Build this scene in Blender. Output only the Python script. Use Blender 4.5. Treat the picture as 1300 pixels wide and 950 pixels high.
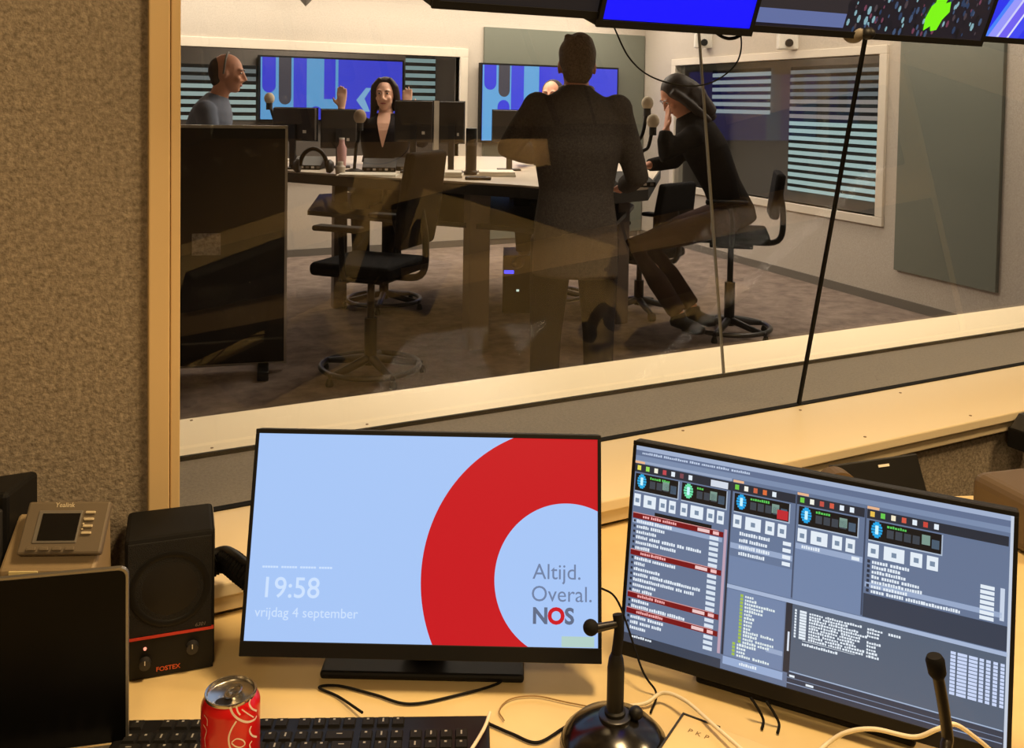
import bpy, bmesh, math, random
from mathutils import Vector, Matrix
import numpy as np
random.seed(7)
for o in list(bpy.data.objects): bpy.data.objects.remove(o)
SC = bpy.context.scene
COL = SC.collection
# ------------------------------------------------------------------ camera
FPX = 1200.0; CY = 178.0
YAW = math.radians(27.8); PIT = math.atan(.04); ROL = .0165; HC = 1.525
CAM = Vector((0, 0, HC))
FW = Vector((math.sin(YAW)*math.cos(PIT), math.cos(YAW)*math.cos(PIT), -math.sin(PIT)))
_R0 = Vector((math.cos(YAW), -math.sin(YAW), 0)); _U0 = _R0.cross(FW)
RT = _R0*math.cos(ROL) + _U0*math.sin(ROL); UP = _U0*math.cos(ROL) - _R0*math.sin(ROL)
cam = bpy.data.cameras.new('camera'); cob = bpy.data.objects.new('camera', cam); COL.objects.link(cob)
m = Matrix((RT, UP, -FW)).transposed().to_4x4(); m.translation = CAM
cob.matrix_world = m
cam.sensor_width = 36; cam.lens = FPX/1300*36; cam.shift_y = -(475-CY)/1300; cam.clip_start = .02
SC.camera = cob
# ------------------------------------------------------------------ world, light, exposure
SC.view_settings.view_transform = 'Standard'; SC.view_settings.look = 'None'
SC.view_settings.exposure = 0; SC.view_settings.gamma = 1; SC.view_settings.use_curve_mapping = False
w = bpy.data.worlds.new('world'); SC.world = w; w.use_nodes = True
w.node_tree.nodes['Background'].inputs[0].default_value = (.25, .45, .6, 1)
w.node_tree.nodes['Background'].inputs[1].default_value = .05
def area(name, loc, size, power, col, rot=(0, 0, 0), sy=None):
    l = bpy.data.lights.new(name, 'AREA'); l.energy = power; l.color = col; l.size = size
    if sy: l.shape = 'RECTANGLE'; l.size_y = sy
    o = bpy.data.objects.new(name, l); o.location = loc; o.rotation_euler = rot; COL.objects.link(o); return o
WARM = (1, .69, .34); NEUT = (1, .86, .70)
area('control_room_ceiling_light', (.9, .75, 2.62), .35, 36, WARM)
area('control_room_ceiling_light', (2.4, .3, 2.62), .35, 36, WARM)
area('control_room_ceiling_light', (-.6, -.9, 2.62), .5, 32, WARM)
area('studio_wall_light_strip', (3.2, 8.45, 2.76), 5.6, 95, NEUT, sy=.2)
area('studio_wall_light_strip', (5.65, 6.0, 2.76), .2, 36, NEUT, sy=5.0)
area('studio_ceiling_light', (3.2, 6.2, 2.75), 1.2, 60, NEUT)
area('studio_ceiling_light', (4.9, 4.4, 2.75), .8, 16, NEUT)
wl = area('added_sill_fill', (2.3, 2.55, 2.78), 3.8, 26, NEUT, sy=.12); wl.data.spread = math.radians(80)  # added fill without a known fitting, brightens the far sill
area('added_far_room_fill', (3.0, 9.8, 2.75), 1.0, 45, NEUT)  # added fill, lifts the room behind the back window out of black
area('added_far_room_fill', (6.75, 6.5, 2.75), .3, 12, NEUT)  # added fill for the space behind the right wall window
# ------------------------------------------------------------------ helpers
def ray(x, y): return FW + RT*((x-650)/FPX) + UP*((CY-y)/FPX)
def onz(x, y, z): d = ray(x, y); return CAM + d*((z-HC)/d.z)
def onY(x, y, Y): d = ray(x, y); return CAM + d*(Y/d.y)
def onX(x, y, X): d = ray(x, y); return CAM + d*(X/d.x)
def atd(x, y, D): return CAM + ray(x, y)*D
def onplane(x, y, p, n): d = ray(x, y); return CAM + d*((p-CAM).dot(n)/d.dot(n))
def lin(r, g, b):
    f = lambda v: ((v/255+.055)/1.055)**2.4 if v/255 > .04045 else v/255/12.92
    return (f(r), f(g), f(b), 1)
MATS = {}
def mat(name, col, rough=.5, metal=0, spec=.5, noise=None, bump=None, emit=None, coat=0):
    """col: linear rgba. noise=(scale, other colour, detail)  bump=(scale, strength)  emit=strength"""
    if name in MATS: return MATS[name]
    M = bpy.data.materials.new(name); M.use_nodes = True; nt = M.node_tree; b = nt.nodes['Principled BSDF']
    b.inputs['Base Color'].default_value = col; b.inputs['Roughness'].default_value = rough
    b.inputs['Metallic'].default_value = metal; b.inputs['Specular IOR Level'].default_value = spec
    b.inputs['Coat Weight'].default_value = coat
    M.diffuse_color = col
    if noise or bump:
        tc = nt.nodes.new('ShaderNodeTexCoord')
    if noise:
        n = nt.nodes.new('ShaderNodeTexNoise'); n.inputs['Scale'].default_value = noise[0]; n.inputs['Detail'].default_value = noise[2]
        n.inputs['Roughness'].default_value = .7
        nt.links.new(tc.outputs['Object'], n.inputs['Vector'])
        r = nt.nodes.new('ShaderNodeValToRGB'); r.color_ramp.elements[0].position = .36; r.color_ramp.elements[1].position = .64
        r.color_ramp.elements[0].color = noise[1]; r.color_ramp.elements[1].color = col
        nt.links.new(n.outputs['Fac'], r.inputs['Fac']); nt.links.new(r.outputs['Color'], b.inputs['Base Color'])
    if bump:
        n2 = nt.nodes.new('ShaderNodeTexNoise'); n2.inputs['Scale'].default_value = bump[0]; n2.inputs['Detail'].default_value = 4
        nt.links.new(tc.outputs['Object'], n2.inputs['Vector'])
        bn = nt.nodes.new('ShaderNodeBump'); bn.inputs['Strength'].default_value = bump[1]; bn.inputs['Distance'].default_value = .004
        nt.links.new(n2.outputs['Fac'], bn.inputs['Height']); nt.links.new(bn.outputs['Normal'], b.inputs['Normal'])
    if emit:
        b.inputs['Base Color'].default_value = (.01, .01, .012, 1); b.inputs['Roughness'].default_value = .35
        b.inputs['Emission Color'].default_value = col; b.inputs['Emission Strength'].default_value = emit
    MATS[name] = M; return M
def emi(r, g, b, s=1.0): return mat(f'screen_{r}_{g}_{b}_{s}', lin(r, g, b), emit=s)
def glassmat(name, tint, ior=1.45, refl=1.0):
    if name in MATS: return MATS[name]
    M = bpy.data.materials.new(name); M.use_nodes = True; nt = M.node_tree; nt.nodes.clear()
    out = nt.nodes.new('ShaderNodeOutputMaterial'); tr = nt.nodes.new('ShaderNodeBsdfTransparent'); gl = nt.nodes.new('ShaderNodeBsdfGlossy')
    mx = nt.nodes.new('ShaderNodeMixShader'); fr = nt.nodes.new('ShaderNodeFresnel')
    ge = nt.nodes.new('ShaderNodeNewGeometry'); mr = nt.nodes.new('ShaderNodeMapRange'); mr.inputs['To Min'].default_value = ior; mr.inputs['To Max'].default_value = 1/ior   # same reflectance from both sides of a thin pane
    nt.links.new(ge.outputs['Backfacing'], mr.inputs['Value']); nt.links.new(mr.outputs[0], fr.inputs['IOR'])
    tr.inputs[0].default_value = tint; gl.inputs['Roughness'].default_value = .0; gl.inputs['Color'].default_value = (refl, refl, refl, 1)
    nt.links.new(fr.outputs[0], mx.inputs[0]); nt.links.new(tr.outputs[0], mx.inputs[1]); nt.links.new(gl.outputs[0], mx.inputs[2])
    nt.links.new(mx.outputs[0], out.inputs[0]); MATS[name] = M; return M
class MB:
    def __init__(s): s.v = []; s.f = []; s.mi = []; s.m = 0
    def add(s, vs, fs):
        o = len(s.v); s.v += [tuple(v) for v in vs]; s.f += [tuple(i+o for i in f) for f in fs]; s.mi += [s.m]*len(fs); return s
    def box(s, a, b, M=None):
        (x0, y0, z0), (x1, y1, z1) = a, b
        vs = [Vector(p) for p in ((x0,y0,z0),(x1,y0,z0),(x1,y1,z0),(x0,y1,z0),(x0,y0,z1),(x1,y0,z1),(x1,y1,z1),(x0,y1,z1))]
        if M: vs = [M @ v for v in vs]
        return s.add(vs, [(0,3,2,1),(4,5,6,7),(0,1,5,4),(1,2,6,5),(2,3,7,6),(3,0,4,7)])
    def prism(s, pts, z0, z1, M=None):
        n = len(pts); vs = [Vector((p[0], p[1], z0)) for p in pts] + [Vector((p[0], p[1], z1)) for p in pts]
        if M: vs = [M @ v for v in vs]
        return s.add(vs, [tuple(range(n))[::-1], tuple(range(n, 2*n))] + [(i, (i+1) % n, n+(i+1) % n, n+i) for i in range(n)])
    def frames(s, pts):
        T = []
        for i in range(len(pts)):
            a = pts[max(i-1, 0)]; b = pts[min(i+1, len(pts)-1)]; T.append((b-a).normalized() if (b-a).length > 1e-9 else Vector((0, 0, 1)))
        ref = Vector((0, 0, 1)) if abs(T[0].z) < .9 else Vector((1, 0, 0))
        u = T[0].cross(ref).normalized(); out = []
        for t in T:
            u = (u - t*u.dot(t)); u = u.normalized() if u.length > 1e-6 else t.orthogonal().normalized()
            out.append((u, t.cross(u)))
        return out
    def tube(s, pts, r, seg=8, cap=True):
        pts = [Vector(p) for p in pts]; n = len(pts); rs = r if isinstance(r, (list, tuple)) else [r]*n
        fr = s.frames(pts); vs = []
        for p, (u, v), q in zip(pts, fr, rs):
            for k in range(seg):
                a = 2*math.pi*k/seg; vs.append(p + u*(q*math.cos(a)) + v*(q*math.sin(a)))
        fs = [(i*seg+k, i*seg+(k+1) % seg, (i+1)*seg+(k+1) % seg, (i+1)*seg+k) for i in range(n-1) for k in range(seg)]
        if cap: fs += [tuple(range(seg))[::-1], tuple(range((n-1)*seg, n*seg))]
        return s.add(vs, fs)
    def cyl(s, p0, p1, r0, r1=None, seg=20): return s.tube([p0, p1], [r0, r0 if r1 is None else r1], seg)
    def lathe(s, prof, seg=32, M=None, cap=True):
        vs = []; n = len(prof)
        for r, z in prof:
            for k in range(seg):
                a = 2*math.pi*k/seg; v = Vector((r*math.cos(a), r*math.sin(a), z)); vs.append(M @ v if M else v)
        fs = [(i*seg+k, i*seg+(k+1) % seg, (i+1)*seg+(k+1) % seg, (i+1)*seg+k) for i in range(n-1) for k in range(seg)]
        if cap: fs += [tuple(range(seg))[::-1], tuple(range((n-1)*seg, n*seg))]
        return s.add(vs, fs)
    def ell(s, c, r, M=None, seg=16, rings=10):
        c = Vector(c); r = (r, r, r) if not isinstance(r, (tuple, list)) else r; vs = []
        for i in range(rings+1):
            th = math.pi*(i+.0)/rings; q = max(math.sin(th), 1e-3)
            for k in range(seg):
                a = 2*math.pi*k/seg; v = Vector((r[0]*q*math.cos(a), r[1]*q*math.sin(a), -r[2]*math.cos(th)))
                vs.append(c + (M @ v if M else v))
        fs = [(i*seg+k, i*seg+(k+1) % seg, (i+1)*seg+(k+1) % seg, (i+1)*seg+k) for i in range(rings) for k in range(seg)]
        fs += [tuple(range(seg))[::-1], tuple(range(rings*seg, (rings+1)*seg))]
        return s.add(vs, fs)
    def loft(s, secs, seg=20):
        """secs: (centre, axis u, axis v, ru, rv)"""
        vs = []; n = len(secs)
        for c, u, v, a, b in secs:
            for k in range(seg):
                t = 2*math.pi*k/seg; vs.append(Vector(c) + u*(a*math.cos(t)) + v*(b*math.sin(t)))
        fs = [(i*seg+k, i*seg+(k+1) % seg, (i+1)*seg+(k+1) % seg, (i+1)*seg+k) for i in range(n-1) for k in range(seg)]
        fs += [tuple(range(seg))[::-1], tuple(range((n-1)*seg, n*seg))]
        return s.add(vs, fs)
    def poly(s, pts): return s.add(pts, [tuple(range(len(pts)))])
    def mesh(s, name, mats, smooth=False):
        me = bpy.data.meshes.new(name); me.from_pydata(s.v, [], s.f)
        for q in (mats if isinstance(mats, (list, tuple)) else [mats]): me.materials.append(q)
        me.polygons.foreach_set('material_index', s.mi)
        if smooth: me.polygons.foreach_set('use_smooth', [True]*len(s.f))
        me.update(); return me
    def build(s, name, mats, parent=None, smooth=False, bevel=0, loc=None, rot=None, closed=True, segs=2):
        me = s.mesh(name, mats, smooth)
        if closed:
            bm = bmesh.new(); bm.from_mesh(me); bmesh.ops.recalc_face_normals(bm, faces=bm.faces); bm.to_mesh(me); bm.free()
        return link(name, me, parent, bevel, loc, rot, segs)
def link(name, me, parent=None, bevel=0, loc=None, rot=None, segs=2):
    o = bpy.data.objects.new(name, me); COL.objects.link(o); o.parent = parent
    if loc is not None: o.location = loc
    if rot is not None: o.rotation_euler = rot
    if bevel:
        b = o.modifiers.new('bevel', 'BEVEL'); b.width = bevel; b.segments = segs; b.limit_method = 'ANGLE'; b.angle_limit = math.radians(40)
    if me and len(me.polygons) and me.polygons[0].use_smooth and not bevel:
        try: me.set_sharp_from_angle(angle=math.radians(50))
        except Exception: pass
    return o
GROUPS = dict(monitor='monitors on the desk', table_monitor='monitors on the studio table', drafting_chair='high office chairs in the studio', wall_screen='screens hanging above the window',
    paper_stack='papers on the studio table', studio_microphone='foam microphones on the studio table', window_blind='blinds in the rooms beyond', wall_panel='grey-green wall panels', wall_camera='white wall cameras',
    gooseneck_microphone='gooseneck microphones on the desk', mixer_unit='control units on the studio table', cable='cables on the desk', hanging_cable='cables below the overhead screens', person='people in the studio', video_screen='blue video screens', headphones='headphones')
def thing(name, label, cat, loc=(0, 0, 0), rz=0, group=None):
    o = bpy.data.objects.new(name, None); COL.objects.link(o); o.location = loc; o.rotation_euler = (0, 0, rz); o.empty_display_size = .05
    return tag(o, label, cat, group)
def tag(o, label, cat, group=None):
    group = group or GROUPS.get(o.name.split('.')[0])
    o['label'] = label; o['category'] = cat
    if group: o['group'] = group
    return o
def struct(o): o['kind'] = 'structure'; return o
def stuff(o): o['kind'] = 'stuff'; return o
def copytree(o, parent=None):
    c = o.copy(); COL.objects.link(c); c.parent = parent
    for ch in o.children: copytree(ch, c)
    return c
def spline(pts, n=8):
    """Catmull-Rom through the points"""
    P = [Vector(p) for p in pts]; P = [P[0]*2-P[1]] + P + [P[-1]*2-P[-2]]; out = []
    for i in range(1, len(P)-2):
        for k in range(n):
            t = k/n; a, b, c, d = P[i-1:i+3]
            out.append(.5*((2*b) + (c-a)*t + (2*a-5*b+4*c-d)*t*t + (3*b-3*c+d-a)*t**3))
    out.append(P[-2]); return out
def textmesh(body, size, mt, bold=0, shear=0, align='LEFT', spacing=1.0, depth=0.0):
    cu = bpy.data.curves.new('text', 'FONT'); cu.body = body; cu.size = size; cu.offset = bold; cu.shear = shear; cu.align_x = align; cu.space_character = spacing
    cu.extrude = depth; cu.resolution_u = 4
    o = bpy.data.objects.new('text', cu); COL.objects.link(o)
    dg = bpy.context.evaluated_depsgraph_get(); me = bpy.data.meshes.new_from_object(o.evaluated_get(dg))
    bpy.data.objects.remove(o); bpy.data.curves.remove(cu); me.materials.clear(); me.materials.append(mt); return me
def textpart(name, body, size, mt, parent, M, **k):
    me = textmesh(body, size, mt, **k); me.transform(M); return link(name, me, parent)
def clip(poly, x0, x1, y0, y1):
    def cut(p, f, g):
        out = []
        for i in range(len(p)):
            a, b = p[i-1], p[i]; fa, fb = f(a), f(b)
            if (fa >= 0) != (fb >= 0):
                t = fa/(fa-fb); out.append((a[0]+(b[0]-a[0])*t, a[1]+(b[1]-a[1])*t))
            if fb >= 0: out.append(b)
        return out
    for f in (lambda p: p[0]-x0, lambda p: x1-p[0], lambda p: p[1]-y0, lambda p: y1-p[1]):
        poly = cut(poly, f, None)
        if not poly: return []
    return poly
def wallseg(name, A, B, th, z0, z1, mt, openings=(), parent=None, side=1):
    """vertical wall from A to B (thickness to the left of A->B for side=1); openings (s0, s1, za, zb) along it"""
    A = Vector((A[0], A[1], 0)); B = Vector((B[0], B[1], 0)); L = (B-A).length; u = (B-A)/L; n = Vector((-u.y, u.x, 0))*side
    M = Matrix((u, n, Vector((0, 0, 1)))).transposed().to_4x4(); M.translation = A
    mb = MB(); s = 0
    for s0, s1, za, zb in sorted(openings):
        mb.box((s, 0, z0), (s0, th, z1), M)
        if za > z0: mb.box((s0, 0, z0), (s1, th, za), M)
        if zb < z1: mb.box((s0, 0, zb), (s1, th, z1), M)
        s = s1
    mb.box((s, 0, z0), (L, th, z1), M)
    return struct(mb.build(name, mt, parent)), M
# ------------------------------------------------------------------ materials
M_felt = mat('felt_wall', lin(162, 150, 134), .95, spec=.1, noise=(120, lin(114, 104, 92), 7), bump=(200, .5))
M_felt2 = mat('grey_felt', lin(142, 137, 131), .95, spec=.1, noise=(150, lin(128, 123, 118), 4), bump=(200, .3))
M_paint = mat('cream_paint', lin(230, 214, 182), .45, spec=.4)
M_desk = mat('desk_laminate', lin(230, 206, 152), .42, spec=.35, noise=(9, lin(225, 200, 146), 3))
M_black = mat('black_plastic', lin(19, 19, 20), .5, spec=.3)
M_blackm = mat('matt_black', lin(20, 19, 19), .75, spec=.2)
M_dark = mat('dark_plastic', lin(44, 43, 44), .5)
M_grey = mat('grey_plastic', lin(116, 110, 102), .5)
M_chrome = mat('brushed_metal', lin(200, 198, 192), .28, metal=1)
M_gun = mat('dark_metal', lin(70, 70, 72), .35, metal=.9)
M_white = mat('white_plastic', lin(232, 228, 218), .4)
M_swall = mat('studio_wall_fabric', lin(205, 196, 184), .9, spec=.1, noise=(90, lin(188, 178, 166), 4), bump=(140, .25))
M_carpet = mat('studio_carpet', lin(156, 140, 129), .98, spec=.05, noise=(7, lin(122, 108, 101), 8), bump=(220, .5))
M_ceil = mat('ceiling_white', lin(222, 216, 206), .9)
M_ctrlfloor = mat('control_carpet', lin(70, 64, 60), .98, spec=.05, noise=(60, lin(52, 48, 46), 5))
M_panel = mat('grey_green_panel', lin(116, 120, 110), .22, spec=.5)
M_glass = glassmat('window_glass', (.95, .955, .94, 1), 1.42)
M_glass2 = glassmat('window_glass_far', (.95, .955, .94, 1), 1.8)  # index raised to strengthen the far pane's reflection
M_paper = mat('paper', lin(240, 234, 220), .8)
M_fab = mat('black_fabric', lin(30, 29, 31), .95, spec=.1, noise=(160, lin(22, 21, 23), 3))
# ------------------------------------------------------------------ the setting: control room side
ZS = .79; YF, YN, YP, YE = 1.438, 1.705, 1.985, 2.22      # sill front, near pane, far pane, studio face
XJ = onY(229.5, 350, YF).x; XT = onY(188.5, 350, YF).x; XR = 4.3; ZT = 2.05
DESK = .73
struct(MB().box((-2.4, YF+.012, 0), (XT+.01, YE, 2.7)).build('wall_left', M_felt))
struct(MB().box((XT+.01, YF+.03, 0), (XR, YE, ZS-.06)).build('wall_below_window', M_felt))
struct(MB().box((XT+.01, YF+.012, ZT), (XR, YE, 2.8)).build('wall_above_window', M_felt))
struct(MB().box((XR, YF+.012, 0), (5.72, YE, 2.8)).build('wall_right_of_window', M_felt))
M_trim = mat('tan_trim_paint', lin(214, 186, 140), .5, spec=.3)
t = struct(MB().box((XT, YF, .0), (XT+(XJ-XT)*.66, YF+.05, 2.7)).build('trim_1', M_trim, bevel=.002))
MB().box((XT+(XJ-XT)*.70, YF+.004, .0), (XJ, YF+.05, 2.7)).build('rebate_strip', M_trim, t, bevel=.0015)
MB().box((XT+(XJ-XT)*.6, YF+.012, .0), (XT+(XJ-XT)*.75, YF+.05, 2.7)).build('groove', M_trim, t)
MB().box((XT+.01, YF+.05, .0), (XJ-.001, YE, 2.7)).build('jamb', M_paint, t)
# sill boards
s1 = struct(MB().box((XJ, YF, ZS-.022), (XR, YN, ZS)).build('trim_2', M_paint, bevel=.003))
MB().box((XJ, YF+.012, ZS-.05), (XR, YF+.05, ZS-.022)).build('sill_moulding', M_paint, s1, bevel=.003)
s2 = struct(MB().box((XJ, YN, ZS-.05), (XR, YP, ZS-.004)).build('trim_3', M_felt2))
s3 = struct(MB().box((XJ, YP, ZS-.03), (XR, YE+.01, ZS)).build('trim_4', M_paint, bevel=.002))
M_screw = mat('screw_head', lin(120, 92, 60), .5)
scr = MB().lathe([(.0034, 0), (.0034, .001), (.002, .0014)], 10).mesh('screw', M_screw)
for par, pts in ((s1, [(867, 547), (1098, 555), (1143, 499), (1232, 528), (1016, 521)]), (s3, [(243, 534), (269, 569), (466, 539)])):
    for x, y in pts: link('screw', scr, par, loc=onz(x, y, ZS))
# panes
def pane(name, Y0, tilt, xs, label):
    t = math.radians(tilt); L = (ZT-ZS)/math.cos(t)
    M = Matrix.Translation((0, Y0, ZS)) @ Matrix.Rotation(t, 4, 'X')
    root = None
    for i, (a, b) in enumerate(zip(xs[:-1], xs[1:])):
        mb = MB(); mb.add([M @ Vector(p) for p in ((a, 0, 0), (b, 0, 0), (b, 0, L), (a, 0, L))], [(0, 1, 2, 3)])
        o = mb.build('pane' if root else name, M_glass if name == 'window_1' else M_glass2, root, closed=False)
        if not root: root = struct(o)
    for x in xs[1:-1]:
        jw = .0035 if name == 'window_1' else .0022; MB().box((x-jw, -.004, 0), (x+jw, .004, L), M).build('joint_seal', MJ[name], root)
    MB().box((xs[0], -.006, -.006), (xs[-1], .006, .004), M).build('edge_seal', M_blackm, root)
    return root
MJ = {'window_1': M_blackm, 'window_2': mat('silicone_joint', lin(120, 118, 114), .4)}
pane('window_1', YN, 10.9, [XJ, onz(1018, 516, ZS).x, XR], '')
pane('window_2', YP, -8.6, [XJ, onz(918, 476, ZS).x, XR], '')
# control room shell
struct(MB().box((-2.4, -3.2, -.1), (5.72, YE, 0)).build('floor_control_room', M_ctrlfloor))
struct(MB().box((-2.4, -3.2, 2.7), (5.72, YF+.012, 2.8)).build('ceiling_control_room', M_ceil))
struct(MB().box((-2.5, -3.2, 0), (-2.4, YE, 2.8)).build('wall_side_control_room', M_felt))
struct(MB().box((-2.5, -3.3, 0), (5.72, -3.2, 2.8)).build('wall_back_control_room', M_felt))
# unseen control room wall, its slant and tan-over-dark split shaped for the reflection
M_tanwall = mat('tan_wall', lin(226, 196, 150), .8)
M_wain = mat('dark_panelling', lin(40, 37, 34), .7)
wr, MW = wallseg('wall_right_control_room', (1.0+.0, -3.2), (3.4, 1.44), .1, 0, 2.7, M_tanwall, side=-1)
mb = MB(); mb.box((0, -.02, 0), (5.22, 0, 1.34), MW); mb.build('panelling', M_wain, wr)  # dark lower part added so the mirrored view turns dark there
for s0, s1, z0, z1 in ((.2, 1.35, 1.5, 1.9), (1.4, 2.25, 1.44, 1.76), (2.27, 3.4, 1.5, 1.88), (3.42, 4.4, 1.5, 2.55), (4.42, 5.15, 1.5, 1.85)):   # dark boxes added on that wall to darken parts of the reflection
    MB().box((s0, -.07, z0), (s1, 0, z1), MW).build('added_dark_box', M_blackm, wr, bevel=.01)
# ------------------------------------------------------------------ the setting: studio
YB = 9.0
M_casing = mat('casing_cream', lin(224, 214, 198), .5)
struct(MB().box((-1.6, YE, -.1), (8.6, 11.8, 0)).build('floor', M_carpet))
struct(MB().box((-1.6, YE, 2.8), (8.6, 11.8, 2.9)).build('ceiling', M_ceil))
struct(MB().box((-1.6, YE, 0), (-1.5, 11.8, 2.8)).build('wall_studio_left', M_swall))
wx1 = onY(583, 100, YB).x; wz1 = onY(420, 66, YB).z
wb, MWB = wallseg('wall_back', (-1.5, YB), (6.6, YB), .1, 0, 2.8, M_swall, [(.2+1.5, wx1+1.5, .95, wz1)])
# white casing of the back window
fr = struct(MB().box((.1, YB-.025, wz1), (wx1+.09, YB+.1, wz1+.09)).build('trim_5', M_casing, bevel=.004))
MB().box((wx1, YB-.025, .86), (wx1+.09, YB+.1, wz1)).build('casing_side', M_casing, fr, bevel=.004)
MB().box((.1, YB-.05, .86), (wx1+.09, YB+.1, .95)).build('casing_sill', M_casing, fr, bevel=.004)
struct(MB().add([(.2, YB+.06, .95), (wx1, YB+.06, .95), (wx1, YB+.06, wz1), (.2, YB+.06, wz1)], [(0, 1, 2, 3)]).build('window_3', glassmat('studio_glass', (.8, .82, .82, 1), 1.35), closed=False))
# right wall with its window
RA, RB = Vector((5.70, YE, 0)), Vector((6.46, YB, 0))
RU = (RB-RA).normalized(); RN = Vector((-RU.y, RU.x, 0)); RL = (RB-RA).length      # RN points into the studio
def rw(x, y, off=0):
    p = onplane(x, y, RA - RN*off, RN); return (p-RA).dot(RU), p.z
rs0 = rw(1117, 150)[0]; rs1 = rw(858, 150)[0]; rz0 = rw(1050, 265)[1]; rz1 = rw(990, 76)[1]
wr2, MRW = wallseg('wall_right', RA, RB, .1, 0, 2.8, M_swall, [(rs0, rs1, rz0, rz1)], side=-1)
fr = struct(MB().box((rs0-.08, -.025, rz1), (rs1+.08, .1, rz1+.07), MRW).build('trim_6', M_casing, bevel=.004))
MB().box((rs0-.08, -.025, rz0-.07), (rs1+.08, .1, rz0), MRW).build('casing_sill', M_casing, fr, bevel=.004)
MB().box((rs0-.08, -.025, rz0), (rs0, .1, rz1), MRW).build('casing_side', M_casing, fr, bevel=.004)
MB().box((rs1, -.025, rz0), (rs1+.08, .1, rz1), MRW).build('casing_side', M_casing, fr, bevel=.004)
struct(MB().add([MRW @ Vector(p) for p in ((rs0, .05, rz0), (rs1, .05, rz0), (rs1, .05, rz1), (rs0, .05, rz1))], [(3, 2, 1, 0)]).build('window_4', MATS['studio_glass'], closed=False))
# dark rooms beyond the two windows
M_beyond = mat('dim_wall', lin(120, 112, 106), .9)
struct(MB().box((-1.5, 10.83, 0), (7.6, 10.95, 2.8)).build('wall_far_room', M_beyond))
wallseg('wall_far_room_right', RA-RN*.73, RB-RN*.73+RU*2, .1, 0, 2.8, M_beyond, side=-1)
# panels on the studio walls
pl = onY(613, 100, YB); pr = onY(816, 100, YB); pt = onY(700, 39, YB).z
tag(MB().box((pl.x, YB-.03, .06), (pr.x, YB, pt)).build('wall_panel', M_panel, bevel=.003), 'grey-green wall panel behind the standing person, with a blue screen on it', 'wall panel')
a0, z0 = rw(1138, 342); a1, _ = rw(1267, 384); zt = rw(1145, 55)[1]
tag(MB().box((a1, -.03, z0), (a0, 0, zt+.15), MRW).build('wall_panel', M_panel, bevel=.003), 'tall grey-green wall panel on the right wall beside the blinds window', 'wall panel')
# skirting
struct(MB().box((-1.5, YB-.015, 0), (6.4, YB, .07)).build('baseboard_back', M_grey))
struct(MB().box((0, -.015, 0), (RL, 0, .07), MRW).build('baseboard_right', M_grey))
# ------------------------------------------------------------------ control room: desk and what stands on it
dp = [(-.6, .35), (-.6, YF+.01), (XT-.003, YF+.01), (XT-.003, YF-.002), (XJ+.002, YF-.002), (XJ+.002, YF+.028), (1.15, YF+.028), (1.69, 1.275), (2.06, 1.12), (1.34, .46), (.75, .02), (-.1, .33)]
root = thing('desk', 'light wood laminate desk in the control room, cluttered with monitors and cables', 'desk', (.6, .9, 0))
mb = MB().prism([(x-.6, y-.9) for x, y in dp], DESK-.03, DESK); mb.build('desktop', M_desk, root, bevel=.003)
for x, y in ((-.45, .5), (-.45, 1.3), (.95, .35), (1.7, 1.1)):
    MB().box((x-.6-.03, y-.9-.03, 0), (x-.6+.03, y-.9+.03, DESK-.03)).build('leg', M_grey, root, bevel=.004)

SW, SH = .477, .268
def monitor(label, x, y, zb, ya, lean, group):
    r = thing('monitor', label, 'monitor', (x, y, DESK), ya)
    h = zb-DESK
    M = Matrix.Translation((0, 0, h)) @ Matrix.Rotation(-lean, 4, 'X')
    MB().box((-SW/2-.005, .0012, -.019), (SW/2+.005, .024, SH+.006), M).build('housing', M_black, r, bevel=.003)
    fb = MB()
    fb.box((-SW/2-.005, -.0016, SH), (SW/2+.005, .002, SH+.006), M).box((-SW/2-.005, -.0016, -.019), (SW/2+.005, .002, 0), M)
    fb.box((-SW/2-.005, -.0016, 0), (-SW/2, .002, SH), M).box((SW/2, -.0016, 0), (SW/2+.005, .002, SH), M)
    fb.build('bezel', M_black, r, bevel=.0008)
    MB().box((-.13, .024, .03), (.13, .045, .2), M).build('back_cover', M_dark, r, bevel=.008)
    MB().box((-.03, .085, .006), (.03, .10, h+.14)).build('stand_column', M_black, r, bevel=.004)
    MB().box((-.14, .02, 0), (.14, .19, .011)).build('stand_base', M_black, r, bevel=.004)
    s = MB().box((-SW/2, 0, 0), (SW/2, .0015, SH), M)
    return r, M, s
# -- left monitor: broadcaster's lock screen
ML, MM, sb = monitor('monitor showing a pale blue lock screen with a large red ring', .481, 1.152, .794, -.494, .274, None)
scr1 = sb.build('screen', emi(166, 198, 247), ML)
def sp(u, v, off=.0006):   # screen point, u right, v down, in metres from top left
    return MM @ Vector((-SW/2+u, -off, SH-v))
cu, cv, ro, ri = .4345, .184, .199, .0985
mb = MB(); N = 160
for k in range(N):
    a0, a1 = 2*math.pi*k/N, 2*math.pi*(k+1)/N
    q = [(cu+ri*math.cos(a0), cv+ri*math.sin(a0)), (cu+ro*math.cos(a0), cv+ro*math.sin(a0)), (cu+ro*math.cos(a1), cv+ro*math.sin(a1)), (cu+ri*math.cos(a1), cv+ri*math.sin(a1))]
    q = clip(q, 0, SW, 0, SH)
    if len(q) >= 3: mb.poly([sp(*p) for p in q])
mb.build('red_ring', emi(200, 14, 30), scr1, closed=False)
def stext(body, u, v, size, col, **k):
    T = MM @ Matrix.Translation((-SW/2+u, -.0009, SH-v)) @ Matrix.Rotation(math.pi/2, 4, 'X')
    return textpart('lettering', body, size, col, scr1, T, **k)
G1 = emi(112, 130, 165)
stext('Altijd.', .388, .183, .028, G1); stext('Overal.', .386, .211, .028, G1)
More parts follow.
